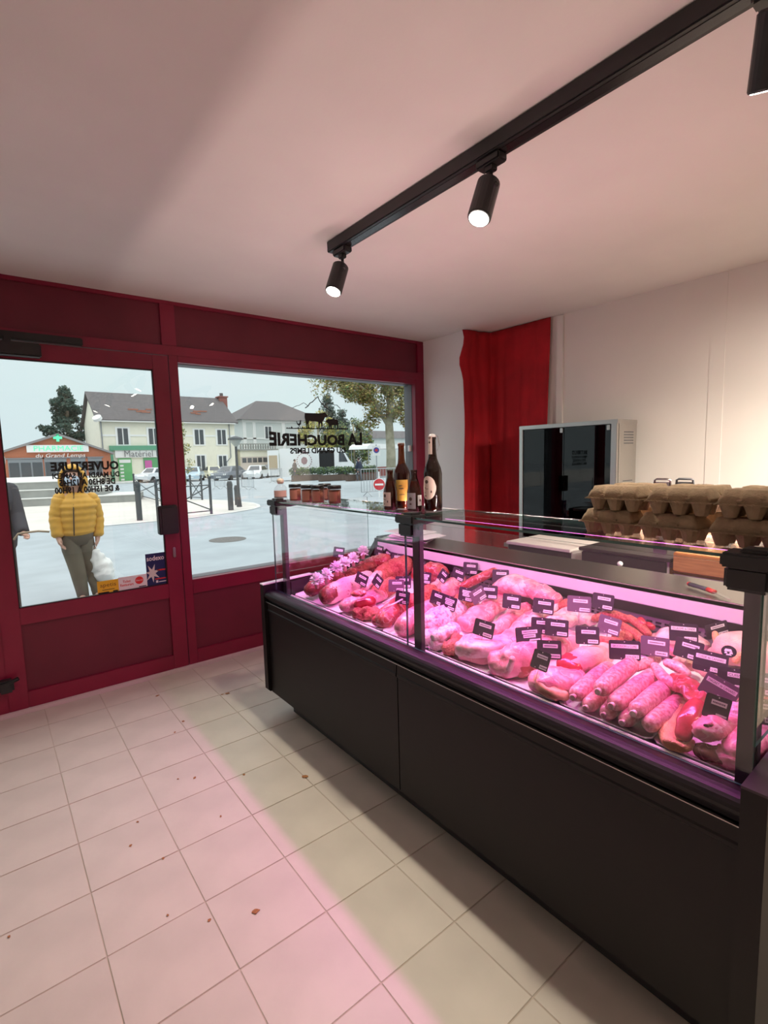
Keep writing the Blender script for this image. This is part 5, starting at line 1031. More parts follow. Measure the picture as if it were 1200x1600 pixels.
box(bm, a_[0]+.1, b_[0]-.1, 61.82, 61.85, b_[2]-.5, b_[2]-.15); obj('poster_marks', bm, M_trimw, pst, kind='stuff')
a_, b_ = (14.328, 61.900, 0.733), (16.843, 61.900, 2.050)
bm = B(); box(bm, a_[0]-.1, b_[0]+.1, 61.88, 62, a_[2]-.1, b_[2]+.1); sw = obj('shop_window', bm, mat('green_display', (.10, .33, .14), .4), house)
bm = B(); box(bm, a_[0], a_[0]+.75, 61.84, 61.88, a_[2]+.2, b_[2]-.2); obj('pink_display', bm, mat('pink_display', (.55, .12, .35), .5), sw)
# ---- grey hip-roofed house and garage
M_pgrey = mat('pale_grey_render', (0.60, 0.64, 0.62), 0.9)
h2 = thing('grey_house', 'pale grey house with a low hipped slate roof, right of the cream house', 'house', (36, 78, -.5))
gx0, gx1, gy = ((30.505, 73.000, 7.588))[0], ((44.929, 73.000, 7.941))[0], 73.0
gzv = ((33.039, 73.000, 7.650))[2]; gpk = ((37.942, 78.000, 11.149))[2]
bm = B(); box(bm, gx0+.3, gx1-.3, gy, gy+11, -.6, gzv); obj('wall', bm, M_pgrey, h2)
bm = B(); vs = [bm.verts.new(p) for p in ((gx0-.4, gy-.6, gzv), (gx1+.4, gy-.6, gzv), (gx1+.4, gy+11.5, gzv), (gx0-.4, gy+11.5, gzv), (gx0+5.2, gy+5.5, gpk), (gx1-5.2, gy+5.5, gpk))]
for f in ((3, 2, 1, 0), (0, 1, 5, 4), (1, 2, 5), (2, 3, 4, 5), (3, 0, 4)): bm.faces.new([vs[k] for k in f])
obj('roof', bm, M_slate, h2)
bm = B(); xl = ((32.399, 73.000, 7.253))[0]
for x in (gx0+.35, xl, gx1-.6, ((37.297, 73.000, 7.358))[0]): box(bm, x, x+.5, gy-.08, gy, -.6, gzv)
box(bm, gx0+.3, gx1-.3, gy-.15, gy, gzv-.4, gzv); box(bm, gx0+.3, gx1-.3, gy-.08, gy, gzv-2.9, gzv-2.7); obj('corner_trim', bm, M_trimw, h2)
for p in ((34.929, 73.000, 5.746), (40.603, 73.000, 5.389)): far_window(h2, p[0], p[2], 1.1, 1.8 if p[2] > 4 else 1.2, gy)
g1 = thing('garage', 'low cream garage with wide door and balustrade on top, between the two houses', 'garage', (28, 64, -.5))
ax_, bx_ = ((25.884, 62.500, 2.757))[0], ((30.789, 62.500, 2.693))[0]; gt = ((28.063, 62.500, 2.812))[2]; g2 = ((28.114, 62.500, 3.723))[2]
bm = B(); box(bm, ax_, bx_, 62.5, 70, -.6, gt); obj('wall', bm, M_crm, g1)
bm = B(); box(bm, ax_-.2, bx_+.3, 62.2, 70, gt, gt+.2); box(bm, ax_-.2, bx_+.2, 62.3, 62.6, g2-.12, g2); bal = obj('balustrade', bm, M_conc, g1)
for k in range(15):
    bm = B(); x = ax_+.1+(bx_-ax_-.1)*k/14; tube(bm, [(x, 62.45, gt+.2), (x, 62.45, gt+.45), (x, 62.45, g2-.1)], [.07, .13, .06], 8); obj('baluster', bm, M_conc, bal)
a_, b_ = (25.485, 62.400, -0.411), (29.779, 62.400, 2.029)
bm = B(); box(bm, ax_+.05, b_[0], 62.42, 62.5, -.5, b_[2]); gd = obj('garage_door', bm, mat('beige_door', (.55, .48, .42), .7), g1)
for k in range(5):
    x = ax_+.2+(b_[0]-ax_-.3)*k/5; bm = B(); box(bm, x, x+(b_[0]-ax_)/5-.22, 62.38, 62.42, b_[2]-.75, b_[2]-.15); obj('pane', bm, M_pane, gd)
w3 = thing('white_building', 'plain white building far behind the plane tree trunk', 'building', (52, 78, -.5))
a_ = (54.364, 74.000, 4.383); b_ = (68.088, 74.000, 4.361); bm = B(); box(bm, a_[0], b_[0]+8, 74, 82, -.6, a_[2]+.6); obj('wall', bm, M_pgrey, w3)
bm = B(); prism(bm, [(73.6, a_[2]+.6), (82.4, a_[2]+.6), (78, a_[2]+2.2)], (a_[0]-.3, 0, 0), (0, 1, 0), (0, 0, 1), (b_[0]-a_[0]+8.6, 0, 0)); obj('roof', bm, M_slate, w3)
# ---- pharmacy
ph = thing('pharmacy', 'low orange brick pharmacy with a gable, green cross and white sign', 'shop', (2.5, 60, .5))
PY = 58.0
apx, rx_, lx_ = (5.840, 58.000, 4.500), (10.225, 58.000, 2.723), (1.263, 58.000, 2.797)
lx = apx[0]-(rx_[0]-apx[0])*1.12
pb = .45
bm = B(); prism(bm, [(lx, pb), (rx_[0], pb), (rx_[0], rx_[2]-.1), (apx[0], apx[2]-.1), (lx, rx_[2]-.1)], (0, PY, 0), (1, 0, 0), (0, 0, 1), (0, 3.4, 0)); obj('wall', bm, M_brick, ph)
bm = B(); prism(bm, [(lx-.3, rx_[2]-.2), (apx[0], apx[2]-.1), (rx_[0]+.3, rx_[2]-.2), (rx_[0]+.3, rx_[2]), (apx[0], apx[2]+.12), (lx-.3, rx_[2])], (0, PY-.3, 0), (1, 0, 0), (0, 0, 1), (0, 3.8, 0)); obj('roof', bm, mat('grey_coping', (.25, .24, .24), .8), ph)
a_, b_ = (3.263, 57.800, 2.821), (8.319, 57.800, 3.502)
bm = B(); box(bm, a_[0], b_[0], PY-.2, PY, a_[2], b_[2]); s_ = obj('sign_board', bm, M_trimw, ph)
M_neon = mat('green_neon', (.1, .6, .35), .5, emit=(.12, .85, .45), estr=.55)
text('PHARMACIE', (a_[0]+.55, PY-.22, a_[2]+.12), (1, 0, 0), (0, 0, 1), (b_[0]-a_[0])*.80, (b_[2]-a_[2])*.72, M_neon, s_, 'lettering')
a_, b_ = (3.854, 57.800, 2.214), (7.924, 57.800, 2.689)
text('du Grand Lemps', (a_[0], PY-.12, a_[2]), (1, 0, 0), (0, 0, 1), b_[0]-a_[0], (b_[2]-a_[2]), M_trimw, ph, 'lettering', th=.02, skew=.25)
c_ = (5.796, 57.800, 4.186); bm = B(); q = .36
prism(bm, [(-q/3, -q), (q/3, -q), (q/3, -q/3), (q, -q/3), (q, q/3), (q/3, q/3), (q/3, q), (-q/3, q), (-q/3, q/3), (-q, q/3), (-q, -q/3), (-q/3, -q/3)], (c_[0], PY-.3, c_[2]), (1, 0, 0), (0, 0, 1), (0, .2, 0)); obj('green_cross', bm, M_neon, ph)
for (xa, xb, yt) in ((14, 64, 717), (66, 100, 718), (106, 130, 719), (134, 157, 717)):
    a_, b_ = (1.757, 57.900, 0.917), (1.867, 57.900, 2.202)
    u = lambda q: a_[0]+(rx_[0]-a_[0])*(q-14)/(172-14)
    bm = B(); box(bm, u(xa), u(xb), PY-.03, PY+.02, pb, b_[2]); f = obj('shop_window', bm, M_shutter, ph)
    n_ = 3 if xb-xa > 40 else 2
    for k in range(n_):
        bm = B(); w_ = (u(xb)-u(xa))/n_; box(bm, u(xa)+w_*k+.07, u(xa)+w_*(k+1)-.07, PY-.06, PY-.03, pb+.05, b_[2]-.32); obj('pane', bm, M_pane, f)
    bm = B(); box(bm, u(xa)-.15, u(xb)+.15, PY-.10, PY, b_[2]+.02, b_[2]+.12); obj('lintel', bm, M_shutter, f)
# ---- street furniture
M_iron = mat('grey_iron', (.055, .065, .07), .6); M_galv = mat('galvanised', (.38, .40, .41), .45, metal=.6)
def bollard(p, top, r_, label):
    t = thing('bollard', label, 'bollard', p)
    bm = B(); tube(bm, [(p[0], p[1], 0), (p[0], p[1], top-.06), (p[0], p[1], top)], [r_, r_, r_*.7], 12); obj('post', bm, M_iron, t)
    bm = B(); tube(bm, [(p[0], p[1], top-.14), (p[0], p[1], top-.10)], r_*1.12, 12); obj('ring', bm, M_iron, t)
bollard((6.018, 15.507, 0.005), .92, .085, 'thick grey bollard on the rounded kerb, left of the street lamp'); bollard((6.885, 17.118, 0.005), .70, .085, 'shorter grey bollard just behind the street lamp'); bollard((3.211, 14.883, 0.005), 1.06, .075, 'grey bollard at the pavement edge seen through the door')
p = Vector((6.636, 16.344, 0.005)); t = thing('street_lamp', 'street lamp with a funnel shaped lantern on the rounded kerb', 'street lamp', p)
bm = B(); tube(bm, [p, p+Vector((0, 0, .5)), p+Vector((0, 0, 2.05))], [.09, .05, .04], 10); obj('pole', bm, M_iron, t)
bm = B(); rings(bm, [(p.x, p.y, 2.02, .05, .05), (p.x, p.y, 2.22, .20, .20), (p.x, p.y, 2.24, .20, .20)], 12); obj('lantern', bm, mat('lantern_glass', (.35, .38, .36), .3), t)
bm = B(); rings(bm, [(p.x, p.y, 2.24, .26, .26), (p.x, p.y, 2.30, .23, .23), (p.x, p.y, 2.36, .05, .05)], 12); obj('cap', bm, M_iron, t)
def cross_fence(p0, p1, h, label):
    t = thing('cross_fence', label, 'fence', ((p0[0]+p1[0])/2, (p0[1]+p1[1])/2, 0)); p0, p1 = Vector((p0[0], p0[1], 0)), Vector((p1[0], p1[1], 0))
    for q in (p0, p1): bm = B(); tube(bm, [q, q+Vector((0, 0, h))], .04, 8); ball(bm, q+Vector((0, 0, h+.03)), .055, 1); obj('post', bm, M_iron, t)
    for za, zb in ((.82, .82), (.10, .10), (.12, .80), (.80, .12)): bm = B(); tube(bm, [p0+Vector((0, 0, h*za)), p1+Vector((0, 0, h*zb))], .018, 6); obj('rail', bm, M_iron, t)
cross_fence((5.172, 14.871, 0.005), (3.62, 14.62), 1.05, 'grey cross braced fence on the pavement at the left of the big window')
cross_fence((6.866, 20.725, 0.005), (6.681, 21.521, 0.005), .95, 'grey cross braced fence further back at the left of the big window')
cross_fence((5.540, 26.269, 0.005), (5.15, 20.1), 1.0, 'grey cross braced fence seen through the door beside the bollard')
def barrier(p0, p1, label, zg):
    p0, p1 = Vector((p0[0], p0[1], zg)), Vector((p1[0], p1[1], zg)); t = thing('crowd_barrier', label, 'barrier', (p0+p1)/2); n_ = max(7, int((p1-p0).length/.13)); Z1, Z2 = Vector((0, 0, 1.08)), Vector((0, 0, .18))
    bm = B(); tube(bm, [p0+Z2, p0+Z1, p1+Z1, p1+Z2, p0+Z2], .020, 6); obj('frame', bm, M_galv, t)
    for k in range(1, n_): q = p0.lerp(p1, k/n_); bm = B(); tube(bm, [q+Z2, q+Z1], .009, 5); obj('bar', bm, M_galv, t)
    dn = (p1-p0).normalized(); pr2 = Vector((-dn.y, dn.x, 0))
    for q in (p0.lerp(p1, .12), p0.lerp(p1, .88)): bm = B(); tube(bm, [q+pr2*.3, q+Z2, q-pr2*.3], .016, 5); obj('foot', bm, M_galv, t)
barrier((11.729, 16.375, 0.000), (14.190, 16.283, 0.000), 'galvanised crowd barrier with the no entry sign', 0)
barrier((10.467, 29.244, -0.050), (10.832, 28.601, -0.050), 'galvanised crowd barrier far across the road, left of the street lamp', -.07); barrier((11.155, 26.968, -0.050), (11.310, 25.700, -0.050), 'galvanised crowd barrier far across the road, right of the street lamp', -.06)
barrier((16.483, 34.343, -0.200), (16.474, 32.591, -0.200), 'galvanised crowd barrier far across the road near the small shrub', -.15)
p = Vector((11.802, 15.300, 0.510)); t = thing('no_entry_sign', 'round red no entry sign with white bar on the crowd barrier', 'sign', (p.x, p.y, 0)); vd = Vector((-p.x, -p.y, 0)).normalized(); vx = Vector((-vd.y, vd.x, 0))
bm = B(); tube(bm, [p-vd*.03, p-vd*.005], .235, 24); tube(bm, [(p.x-vd.x*.05, p.y-vd.y*.05, 0), (p.x-vd.x*.05, p.y-vd.y*.05, 1.0)], .025, 8); obj('backplate', bm, M_trimw, t)
bm = B(); tube(bm, [p-vd*.005, p+vd*.006], .215, 24); obj('disc', bm, mat('sign_red', (.55, .03, .04), .5), t)
bm = B(); prism(bm, [(-.16, -.035), (.16, -.035), (.16, .035), (-.16, .035)], p+vd*.006, vx, (0, 0, 1), vd*.006); obj('bar', bm, M_trimw, t)
p = Vector((18.366, 24.000, 1.940)); t = thing('parking_sign', 'white square sign with a blue round disc on a grey pole', 'sign', (p.x, p.y, 0))
vd = Vector((-p.x, -p.y, 0)).normalized(); vx = Vector((-vd.y, vd.x, 0))
bm = B(); tube(bm, [(p.x, p.y, -.1), (p.x, p.y, 2.3)], .035, 8); obj('pole', bm, M_galv, t)
bm = B(); prism(bm, [(-.24, -.30), (.24, -.30), (.24, .28), (-.24, .28)], p+vd*.04, vx, (0, 0, 1), vd*.02); obj('plate', bm, M_trimw, t)
bm = B(); tube(bm, [p+vd*.058+Vector((0, 0, .02)), p+vd*.066+Vector((0, 0, .02))], .17, 20); d_ = obj('disc', bm, mat('sign_blue', (.05, .06, .30), .5), t)
bm = B(); tube(bm, [p+vd*.066+Vector((0, 0, .02)), p+vd*.07+Vector((0, 0, .02))], .085, 16); obj('ring', bm, mat('sign_red', (.5, .03, .04)), d_)
# ---- cars and van
M_tyre = mat('tyre', (.02, .02, .02), .8)
def car(loc, rz, col, label, L_=4.1, H_=1.48):
    t = thing('parked_car', label, 'car', (0, 0, 0), 'cars parked in front of the houses'); W_ = .86
    pf = [(-L_/2, .30), (-L_/2, .62), (-L_/2+.15, .82), (-L_*.26, .95), (-L_*.13, H_-.05), (-L_*.02, H_), (L_*.22, H_-.02), (L_*.40, .98), (L_/2-.05, .85), (L_/2, .55), (L_/2, .28)]
    bm = B()
    hw_ = [W_*.95, W_, W_*.98, W_*.9, W_*.72, W_*.70, W_*.70, W_*.86, W_*.95, W_, W_*.95]
    A_ = [bm.verts.new((x, -w_, z)) for (x, z), w_ in zip(pf, hw_)]; B_ = [bm.verts.new((x, w_, z)) for (x, z), w_ in zip(pf, hw_)]
    bm.faces.new(A_[::-1]); bm.faces.new(B_)
    for k in range(len(pf)): bm.faces.new((A_[k], A_[(k+1) % len(pf)], B_[(k+1) % len(pf)], B_[k]))
    obj('body', bm, mat('car_'+label.split()[0], col, .25, coat=.6), t)
    bm = B()
    def q4(i, j, s0=.10, s1=.9):
        pts = []
        for k, s in ((i, -1), (i, 1), (j, 1), (j, -1)): x, z = pf[k]; pts.append(Vector((x, s*hw_[k]*.86, z)))
        c_ = sum(pts, Vector())/4; pts = [c_+(p_-c_)*.86 for p_ in pts]; n_ = (pts[1]-pts[0]).cross(pts[2]-pts[0]).normalized(); n_ = n_ if n_.z > 0 else -n_
        prism(bm, [(0, 0)], pts[0], (1, 0, 0), (0, 1, 0), (0, 0, 0)) if False else bm.faces.new([bm.verts.new(p_+n_*.012) for p_ in pts])
    q4(3, 4); q4(6, 7)
    for s in (-1, 1):
        bm.faces.new([bm.verts.new(p_) for p_ in (Vector((-L_*.22, s*W_*.90, .99)), Vector((L_*.36, s*W_*.885, 1.0)), Vector((L_*.21, s*W_*.735, H_-.10)), Vector((-L_*.11, s*W_*.755, H_-.12)))])
    obj('windows', bm, M_pane, t)
    for x in (-L_*.30, L_*.30):
        for s in (-1, 1): bm = B(); tube(bm, [(x, s*(W_-.18), .31), (x, s*(W_+.02), .31)], .31, 16); obj('wheel', bm, M_tyre, t)
    bm = B()
    for s in (-1, 1): box(bm, -L_/2-.015, -L_/2+.10, s*.62-.14, s*.62+.14, .62, .76)
    obj('headlamp', bm, M_trimw, t)
    bm = B(); box(bm, -L_/2-.02, -L_/2+.02, -.26, .26, .40, .50); obj('number_plate', bm, M_trimw, t)
    t.location = loc; t.rotation_euler = (0, 0, rz)
def gp(p): return (p[0], p[1], p[2])
car((16.559, 52.140, -0.400), R(65), (.45, .58, .66), 'pale blue hatchback parked in front of the cream house, leftmost'); car((21.030, 58.969, -0.470), R(80), (.62, .60, .42), 'yellowish car half hidden behind the grey saloon'); car((19.360, 49.596, -0.420), R(40), (.12, .14, .17), 'grey saloon parked in front of the cream house, behind the street lamp', 4.5); car((22.379, 49.900, -0.440), R(50), (.75, .77, .78), 'white hatchback parked in front of the garage'); car((25.901, 53.881, -0.460), R(60), (.08, .10, .11), 'dark car parked right of the white hatchback'); car((13.753, 55.550, -0.400), R(35), (.70, .72, .74), 'silver car parked in front of the shop, seen through the door')
vp = Vector((21.661, 36.363, -0.260)); t = thing('white_van', 'long white delivery van with a round emblem and open dark side hatch', 'van', (0, 0, 0)); VL, VW = 6.0, 1.0
bm = B(); pf = [(-VL/2, .35), (-VL/2, 2.55), (-VL/2+.1, 2.62), (1.75, 2.62), (2.05, 2.5), (2.62, 1.55), (2.95, 1.25), (3.0, .4)]; prism(bm, pf, (0, -VW, 0), (1, 0, 0), (0, 0, 1), (0, 2*VW, 0)); vb = obj('body', bm, mat('van_white', (.78, .80, .80), .4), t)
bm = B(); box(bm, .15, 1.35, -VW-.02, -VW+.01, .95, 2.40); obj('side_hatch', bm, M_ink, t)
bm = B(); prism(bm, [(1.72, 1.45), (2.45, 1.45), (2.08, 2.25), (1.75, 2.25)], (0, -VW-.012, 0), (1, 0, 0), (0, 0, 1), (0, .02, 0)); obj('cab_window', bm, M_pane, t)
bm = B(); prism(bm, [(2.1, 2.42), (2.60, 1.60), (2.62, 1.60), (2.12, 2.44)], (0, -VW*.85, 0), (1, 0, 0), (0, 0, 1), (0, 1.7*VW, 0)); obj('windscreen', bm, M_pane, t)
for x in (-1.75, 2.05):
    for s in (-1, 1): bm = B(); tube(bm, [(x, s*(VW-.2), .36), (x, s*(VW+.02), .36)], .36, 16); obj('wheel', bm, M_tyre, t)
bm = B()
for k in range(20): a0 = 2*math.pi*k/20; bm_ = [(-1.05+r_*math.cos(a0+da), 1.62+r_*math.sin(a0+da)) for r_, da in ((.55, 0), (.62, .1), (.62, .22), (.55, .2))]; prism(bm, bm_, (0, -VW-.012, 0), (1, 0, 0), (0, 0, 1), (0, .01, 0))
prism(bm, [(-1.05+.26*math.cos(q*.9), 1.62+.32*math.sin(q*.9)) for q in range(7)], (0, -VW-.012, 0), (1, 0, 0), (0, 0, 1), (0, .01, 0)); prism(bm, [(-1.9, 2.25), (-1.2, 2.38), (-.3, 2.25), (-1.2, 2.30)], (0, -VW-.012, 0), (1, 0, 0), (0, 0, 1), (0, .01, 0)); obj('emblem', bm, mat('emblem_grey', (.30, .18, .20), .6), t)
bm = B(); box(bm, -VL/2-.9, -VL/2-.02, -VW-.35, -VW-.28, .5, 2.5, bev=.02); bd = obj('open_rear_door', bm, mat('van_white', (.78, .80, .80)), t)
bm = B(); box(bm, -VL/2-.8, -VL/2-.15, -VW-.37, -VW-.345, 1.0, 2.1); obj('door_lining', bm, mat('beige_lining', (.45, .36, .24), .7), bd)
t.location = (vp.x, vp.y, gz(vp.y)-.05); t.rotation_euler = (0, 0, R(-30))
# market stall, planters, tables
p = Vector((26.805, 34.054, -0.300)); t = thing('market_stall', 'market stall with a white canopy right of the van', 'stall', (p.x, p.y, gz(p.y)))
bm = B(); g0 = gz(p.y)
prism(bm, [(-2.6, 2.35), (2.6, 2.35), (2.45, 2.62), (-2.2, 2.78), (-2.5, 2.6)], (p.x, p.y-1.2, g0), (1, 0, 0), (0, 0, 1), (0, 2.6, 0)); obj('canopy', bm, M_trimw, t)
for dx_ in (-2.4, 2.4):
    for dy_ in (-1.1, 1.3): bm = B(); tube(bm, [(p.x+dx_, p.y+dy_, g0), (p.x+dx_, p.y+dy_, g0+2.4)], .03, 6); obj('pole', bm, M_galv, t)
bm = B(); box(bm, p.x-2.2, p.x+2.2, p.y-.8, p.y+.2, g0+.1, g0+.85); obj('counter', bm, mat('stall_cloth', (.25, .07, .06), .9), t)
for k, (q, lab) in enumerate((((19.643, 38.247, -0.200), 'long planter with low green shrubs, left of the van front'), ((20.027, 34.892, -0.200), 'long planter with low green shrubs in front of the van'), ((20.941, 32.787, -0.200), 'long planter with low green shrubs, right end in front of the van'))):
    t = thing('planter', lab, 'planter', (q[0], q[1]-3.6, gz(q[1]))); y_ = q[1]-3.6; g0 = gz(y_)
    bm = B(); box(bm, q[0]-1.25, q[0]+1.25, y_-.2, y_+.2, g0, g0+.45, bev=.02); obj('trough', bm, mat('brown_trough', (.13, .09, .07), .8), t)
    obj('shrubs', leaves([((q[0]-1.2+.3*i, y_, g0+.75), (.34, .25, .30)) for i in range(9)], 1400, .07, 50+k, 2), [M_l4, M_con2], t, kind='stuff')

# ================================================================ PEOPLE
def skin_body(nodes, edges, parent, m):
    """one continuous body grown over a skeleton: nodes = {name: (pos, radius)}"""
    me = bpy.data.meshes.new('body'); keys = list(nodes); idx = {k: i for i, k in enumerate(keys)}
    me.from_pydata([tuple(nodes[k][0]) for k in keys], [(idx[a], idx[b]) for a, b in edges], [])
    o = bpy.data.objects.new('body', me); C.objects.link(o)
    md = o.modifiers.new('s', 'SKIN'); md.use_smooth_shade = True
    for i, k in enumerate(keys):
        r_ = nodes[k][1]; me.skin_vertices[0].data[i].radius = r_ if isinstance(r_, tuple) else (r_, r_)
    me.skin_vertices[0].data[idx['pelvis']].use_root = True
    s = o.modifiers.new('d', 'SUBSURF'); s.levels = 2; s.render_levels = 2
    dg = bpy.context.evaluated_depsgraph_get(); nm = bpy.data.meshes.new_from_object(o.evaluated_get(dg), depsgraph=dg); bpy.data.objects.remove(o)
    nm.materials.clear(); nm.materials.append(m)
    po = origin(parent); nm.transform(Matrix.Translation(-po))
    b_ = bpy.data.objects.new('body', nm); C.objects.link(b_); b_.parent = parent
    for p in nm.polygons: p.use_smooth = True
    return b_
M_skin = mat('skin', (.52, .30, .22), .55)
def person(label, J, parent_loc, jacket_m, trouser_m, shoe_m, hair_m, facing, puffy=True, hood=True, hem=None, mask=True, fat=1.0, group=None):
    t = thing('person', label, 'person', parent_loc)
    J = {k: Vector(v) for k, v in J.items()}; fx = Vector(facing).normalized(); rt = Vector((-fx.y, fx.x, 0))   # rt = the person's left-hand side seen from in front
    N = {'pelvis': (J['pelvis'], .115), 'belly': (J['pelvis'].lerp(J['chest'], .5), .115), 'chest': (J['chest'], .12), 'neck0': (J['neck'], .055), 'neck1': (J['neck'].lerp(J['head'], .55), .05), 'head': (J['head'], .085), 'crown': (J['head']+Vector((0, 0, .075)), .07)}
    E_ = [('pelvis', 'belly'), ('belly', 'chest'), ('chest', 'neck0'), ('neck0', 'neck1'), ('neck1', 'head'), ('head', 'crown')]
    for s in ('l', 'r'):
        for a, r_ in (('sh', .06), ('el', .043), ('wr', .03)): N[a+s] = (J[a+s], r_)
        hd = (J['ha'+s]-J['wr'+s]).normalized(); N['palm'+s] = (J['wr'+s]+hd*.06, (.042, .018))
        E_ += [('chest', 'sh'+s), ('sh'+s, 'el'+s), ('el'+s, 'wr'+s), ('wr'+s, 'palm'+s)]
        inn = rt*(-1 if (J['sh'+s]-J['chest']).dot(rt) > 0 else 1)
        for k in range(4):
            off = fx*(.027-.018*k); b0 = J['wr'+s]+hd*.085+off; ln = (.062, .07, .066, .05)[k]
            b1 = b0+hd*ln*.5+inn*.008; b2 = b0+hd*ln*.85+inn*.028
            N['f%s%da' % (s, k)] = (b0, .0095); N['f%s%db' % (s, k)] = (b1, .0088); N['f%s%dc' % (s, k)] = (b2, .0075)
            E_ += [('palm'+s, 'f%s%da' % (s, k)), ('f%s%da' % (s, k), 'f%s%db' % (s, k)), ('f%s%db' % (s, k), 'f%s%dc' % (s, k))]
        th0 = J['wr'+s]+hd*.045+fx*.04; N['t%sa' % s] = (th0, .011); N['t%sb' % s] = (th0+hd*.04+fx*.012+inn*.015, .009); E_ += [('palm'+s, 't%sa' % s), ('t%sa' % s, 't%sb' % s)]
        for a, r_ in (('hi', .085), ('kn', .045), ('an', .034)): N[a+s] = (J[a+s], r_)
        N['toe'+s] = (J['an'+s]+fx*.13-Vector((0, 0, .035)), .034)
        E_ += [('pelvis', 'hi'+s), ('hi'+s, 'kn'+s), ('kn'+s, 'an'+s), ('an'+s, 'toe'+s)]
    body = skin_body(N, E_, t, M_skin)
    h = J['head']
    bm = B(); lump(bm, [h+fx*.083+Vector((0, 0, .025)), h+fx*.105-Vector((0, 0, .015))], [.010, .015], .001, n=8); obj('nose', bm, M_skin, t, True)
    for s in (-1, 1):
        bm = B(); ball(bm, h+fx*.078+rt*s*.033+Vector((0, 0, .028)), .011, 1); obj('eye', bm, M_ink, t, True)
        bm = B(); ball(bm, h+rt*s*.088, .022, 1, (.6, .6, 1.2)) if False else ball(bm, h+rt*s*.086, .02, 1); obj('ear', bm, M_skin, t, True)
    bm = B(); tube(bm, [h+fx*.084+rt*-.025-Vector((0, 0, .042)), h+fx*.092-Vector((0, 0, .045)), h+fx*.084+rt*.025-Vector((0, 0, .042))], .005, 6); obj('mouth', bm, mat('lips', (.35, .12, .10), .5), t, True)
    if mask:
        bm = B(); lump(bm, [h+fx*.055+rt*-.05-Vector((0, 0, .035)), h+fx*.088-Vector((0, 0, .035)), h+fx*.055+rt*.05-Vector((0, 0, .035))], [(.022, .05), (.022, .058), (.022, .05)], .001, n=12); obj('face_mask', bm, mat('mask_blue', (.45, .55, .65), .8), t, True)
    bm = B(); g = []
    for i in range(9):
        th = math.pi*.62*i/8
        g.append([h+Vector((0, 0, .012))+(rt*math.cos(a)*math.sin(th)*.100+fx*(math.sin(a)*math.sin(th)*.104-.018)+Vector((0, 0, math.cos(th)*.118))) for a in [2*math.pi*k/18 for k in range(18)]])
    # hair: leave the face open
    for i in range(8):
        for k in range(18):
            k2 = (k+1) % 18; a = 2*math.pi*(k+.5)/18
            if i > 3 and math.sin(a) > .35: continue
            bm.faces.new([bm.verts.new(v) for v in (g[i][k], g[i][k2], g[i+1][k2], g[i+1][k])])
    bmesh.ops.remove_doubles(bm, verts=bm.verts, dist=1e-5); bmesh.ops.recalc_face_normals(bm, faces=bm.faces); bmesh.ops.solidify(bm, geom=list(bm.faces), thickness=.012); obj('hair', bm, hair_m, t, True)
    # jacket: trunk and sleeves
    bm = B(); hem = hem or J['pelvis']-Vector((0, 0, .02)); n_ = 30; seg = 7
    top = J['neck']+Vector((0, 0, .0)); shw = ((J['shl']-J['shr']).length)/2
    rr_ = []
    for i in range(n_+1):
        q = i/n_; c_ = hem.lerp(J['chest'], q/.62) if q < .62 else J['chest'].lerp(top, (q-.62)/.38)
        wd_ = (.195+.03*math.sin(q*3)) if q < .62 else .24*(1-((q-.62)/.38)**2)+.085*((q-.62)/.38)**2
        dp_ = (.165 if q < .62 else .165*(1-((q-.62)/.38)**1.6)+.075*((q-.62)/.38)**1.6)
        wd_ *= fat; dp_ *= fat
        if puffy: b_ = abs(math.sin(q*math.pi*seg))**.5; wd_ += .016*b_-.008; dp_ += .016*b_-.008
        if q < .04: wd_ *= .93; dp_ *= .93
        rr_.append([bm.verts.new(c_+rt*wd_*math.cos(a)+fx*dp_*math.sin(a)) for a in [2*math.pi*k/24 for k in range(24)]])
    for A_, D_ in zip(rr_, rr_[1:]):
        for k in range(24): bm.faces.new((A_[k], A_[(k+1) % 24], D_[(k+1) % 24], D_[k]))
    bm.faces.new(rr_[0][::-1]); bm.faces.new(rr_[-1])
    jk = obj('jacket', bm, jacket_m, t, True)
    for s in ('l', 'r'):
        bm = B(); P = []; ra = []
        a0, a1, a2 = J['sh'+s], J['el'+s], J['wr'+s]; ns = 22
        for i in range(ns+1):
            q = i/ns; c_ = a0.lerp(a1, q*2) if q < .5 else a1.lerp(a2, q*2-1); r_ = (.085*(1-q)+.062*q)*fat
            if puffy: r_ += .010*abs(math.sin(q*math.pi*6))**.5-.004
            if q > .96: r_ *= .8
            P.append(c_); ra.append(r_)
        ball(bm, a0, ra[0]*1.02, 2); tube(bm, P, ra, 14); obj('sleeve', bm, jacket_m, jk, True)
    bm = B(); z0 = hem; tube(bm, [z0.lerp(J['chest'], .04)+fx*.168*fat, z0.lerp(J['chest'], .5)+fx*.178*fat, J['chest']+fx*.172*fat, J['neck']+fx*.085], .006, 6); obj('zip', bm, M_ink, jk)
    if hood:
        bm = B(); g = []
        for i in range(11):
            th = math.pi*.80*i/10; bl = .03*(i/10)
            g.append([h+Vector((0, 0, .0))+(rt*math.cos(a)*math.sin(th)*(.128+bl)+fx*(math.sin(a)*math.sin(th)*.135-.022)+Vector((0, 0, math.cos(th)*.155-.005*i))) for a in [2*math.pi*k/22 for k in range(22)]])
        for i in range(10):
            for k in range(22):
                a = 2*math.pi*(k+.5)/22
                if i > 2 and math.sin(a) > .62: continue
                k2 = (k+1) % 22; bm.faces.new([bm.verts.new(v) for v in (g[i][k], g[i][k2], g[i+1][k2], g[i+1][k])])
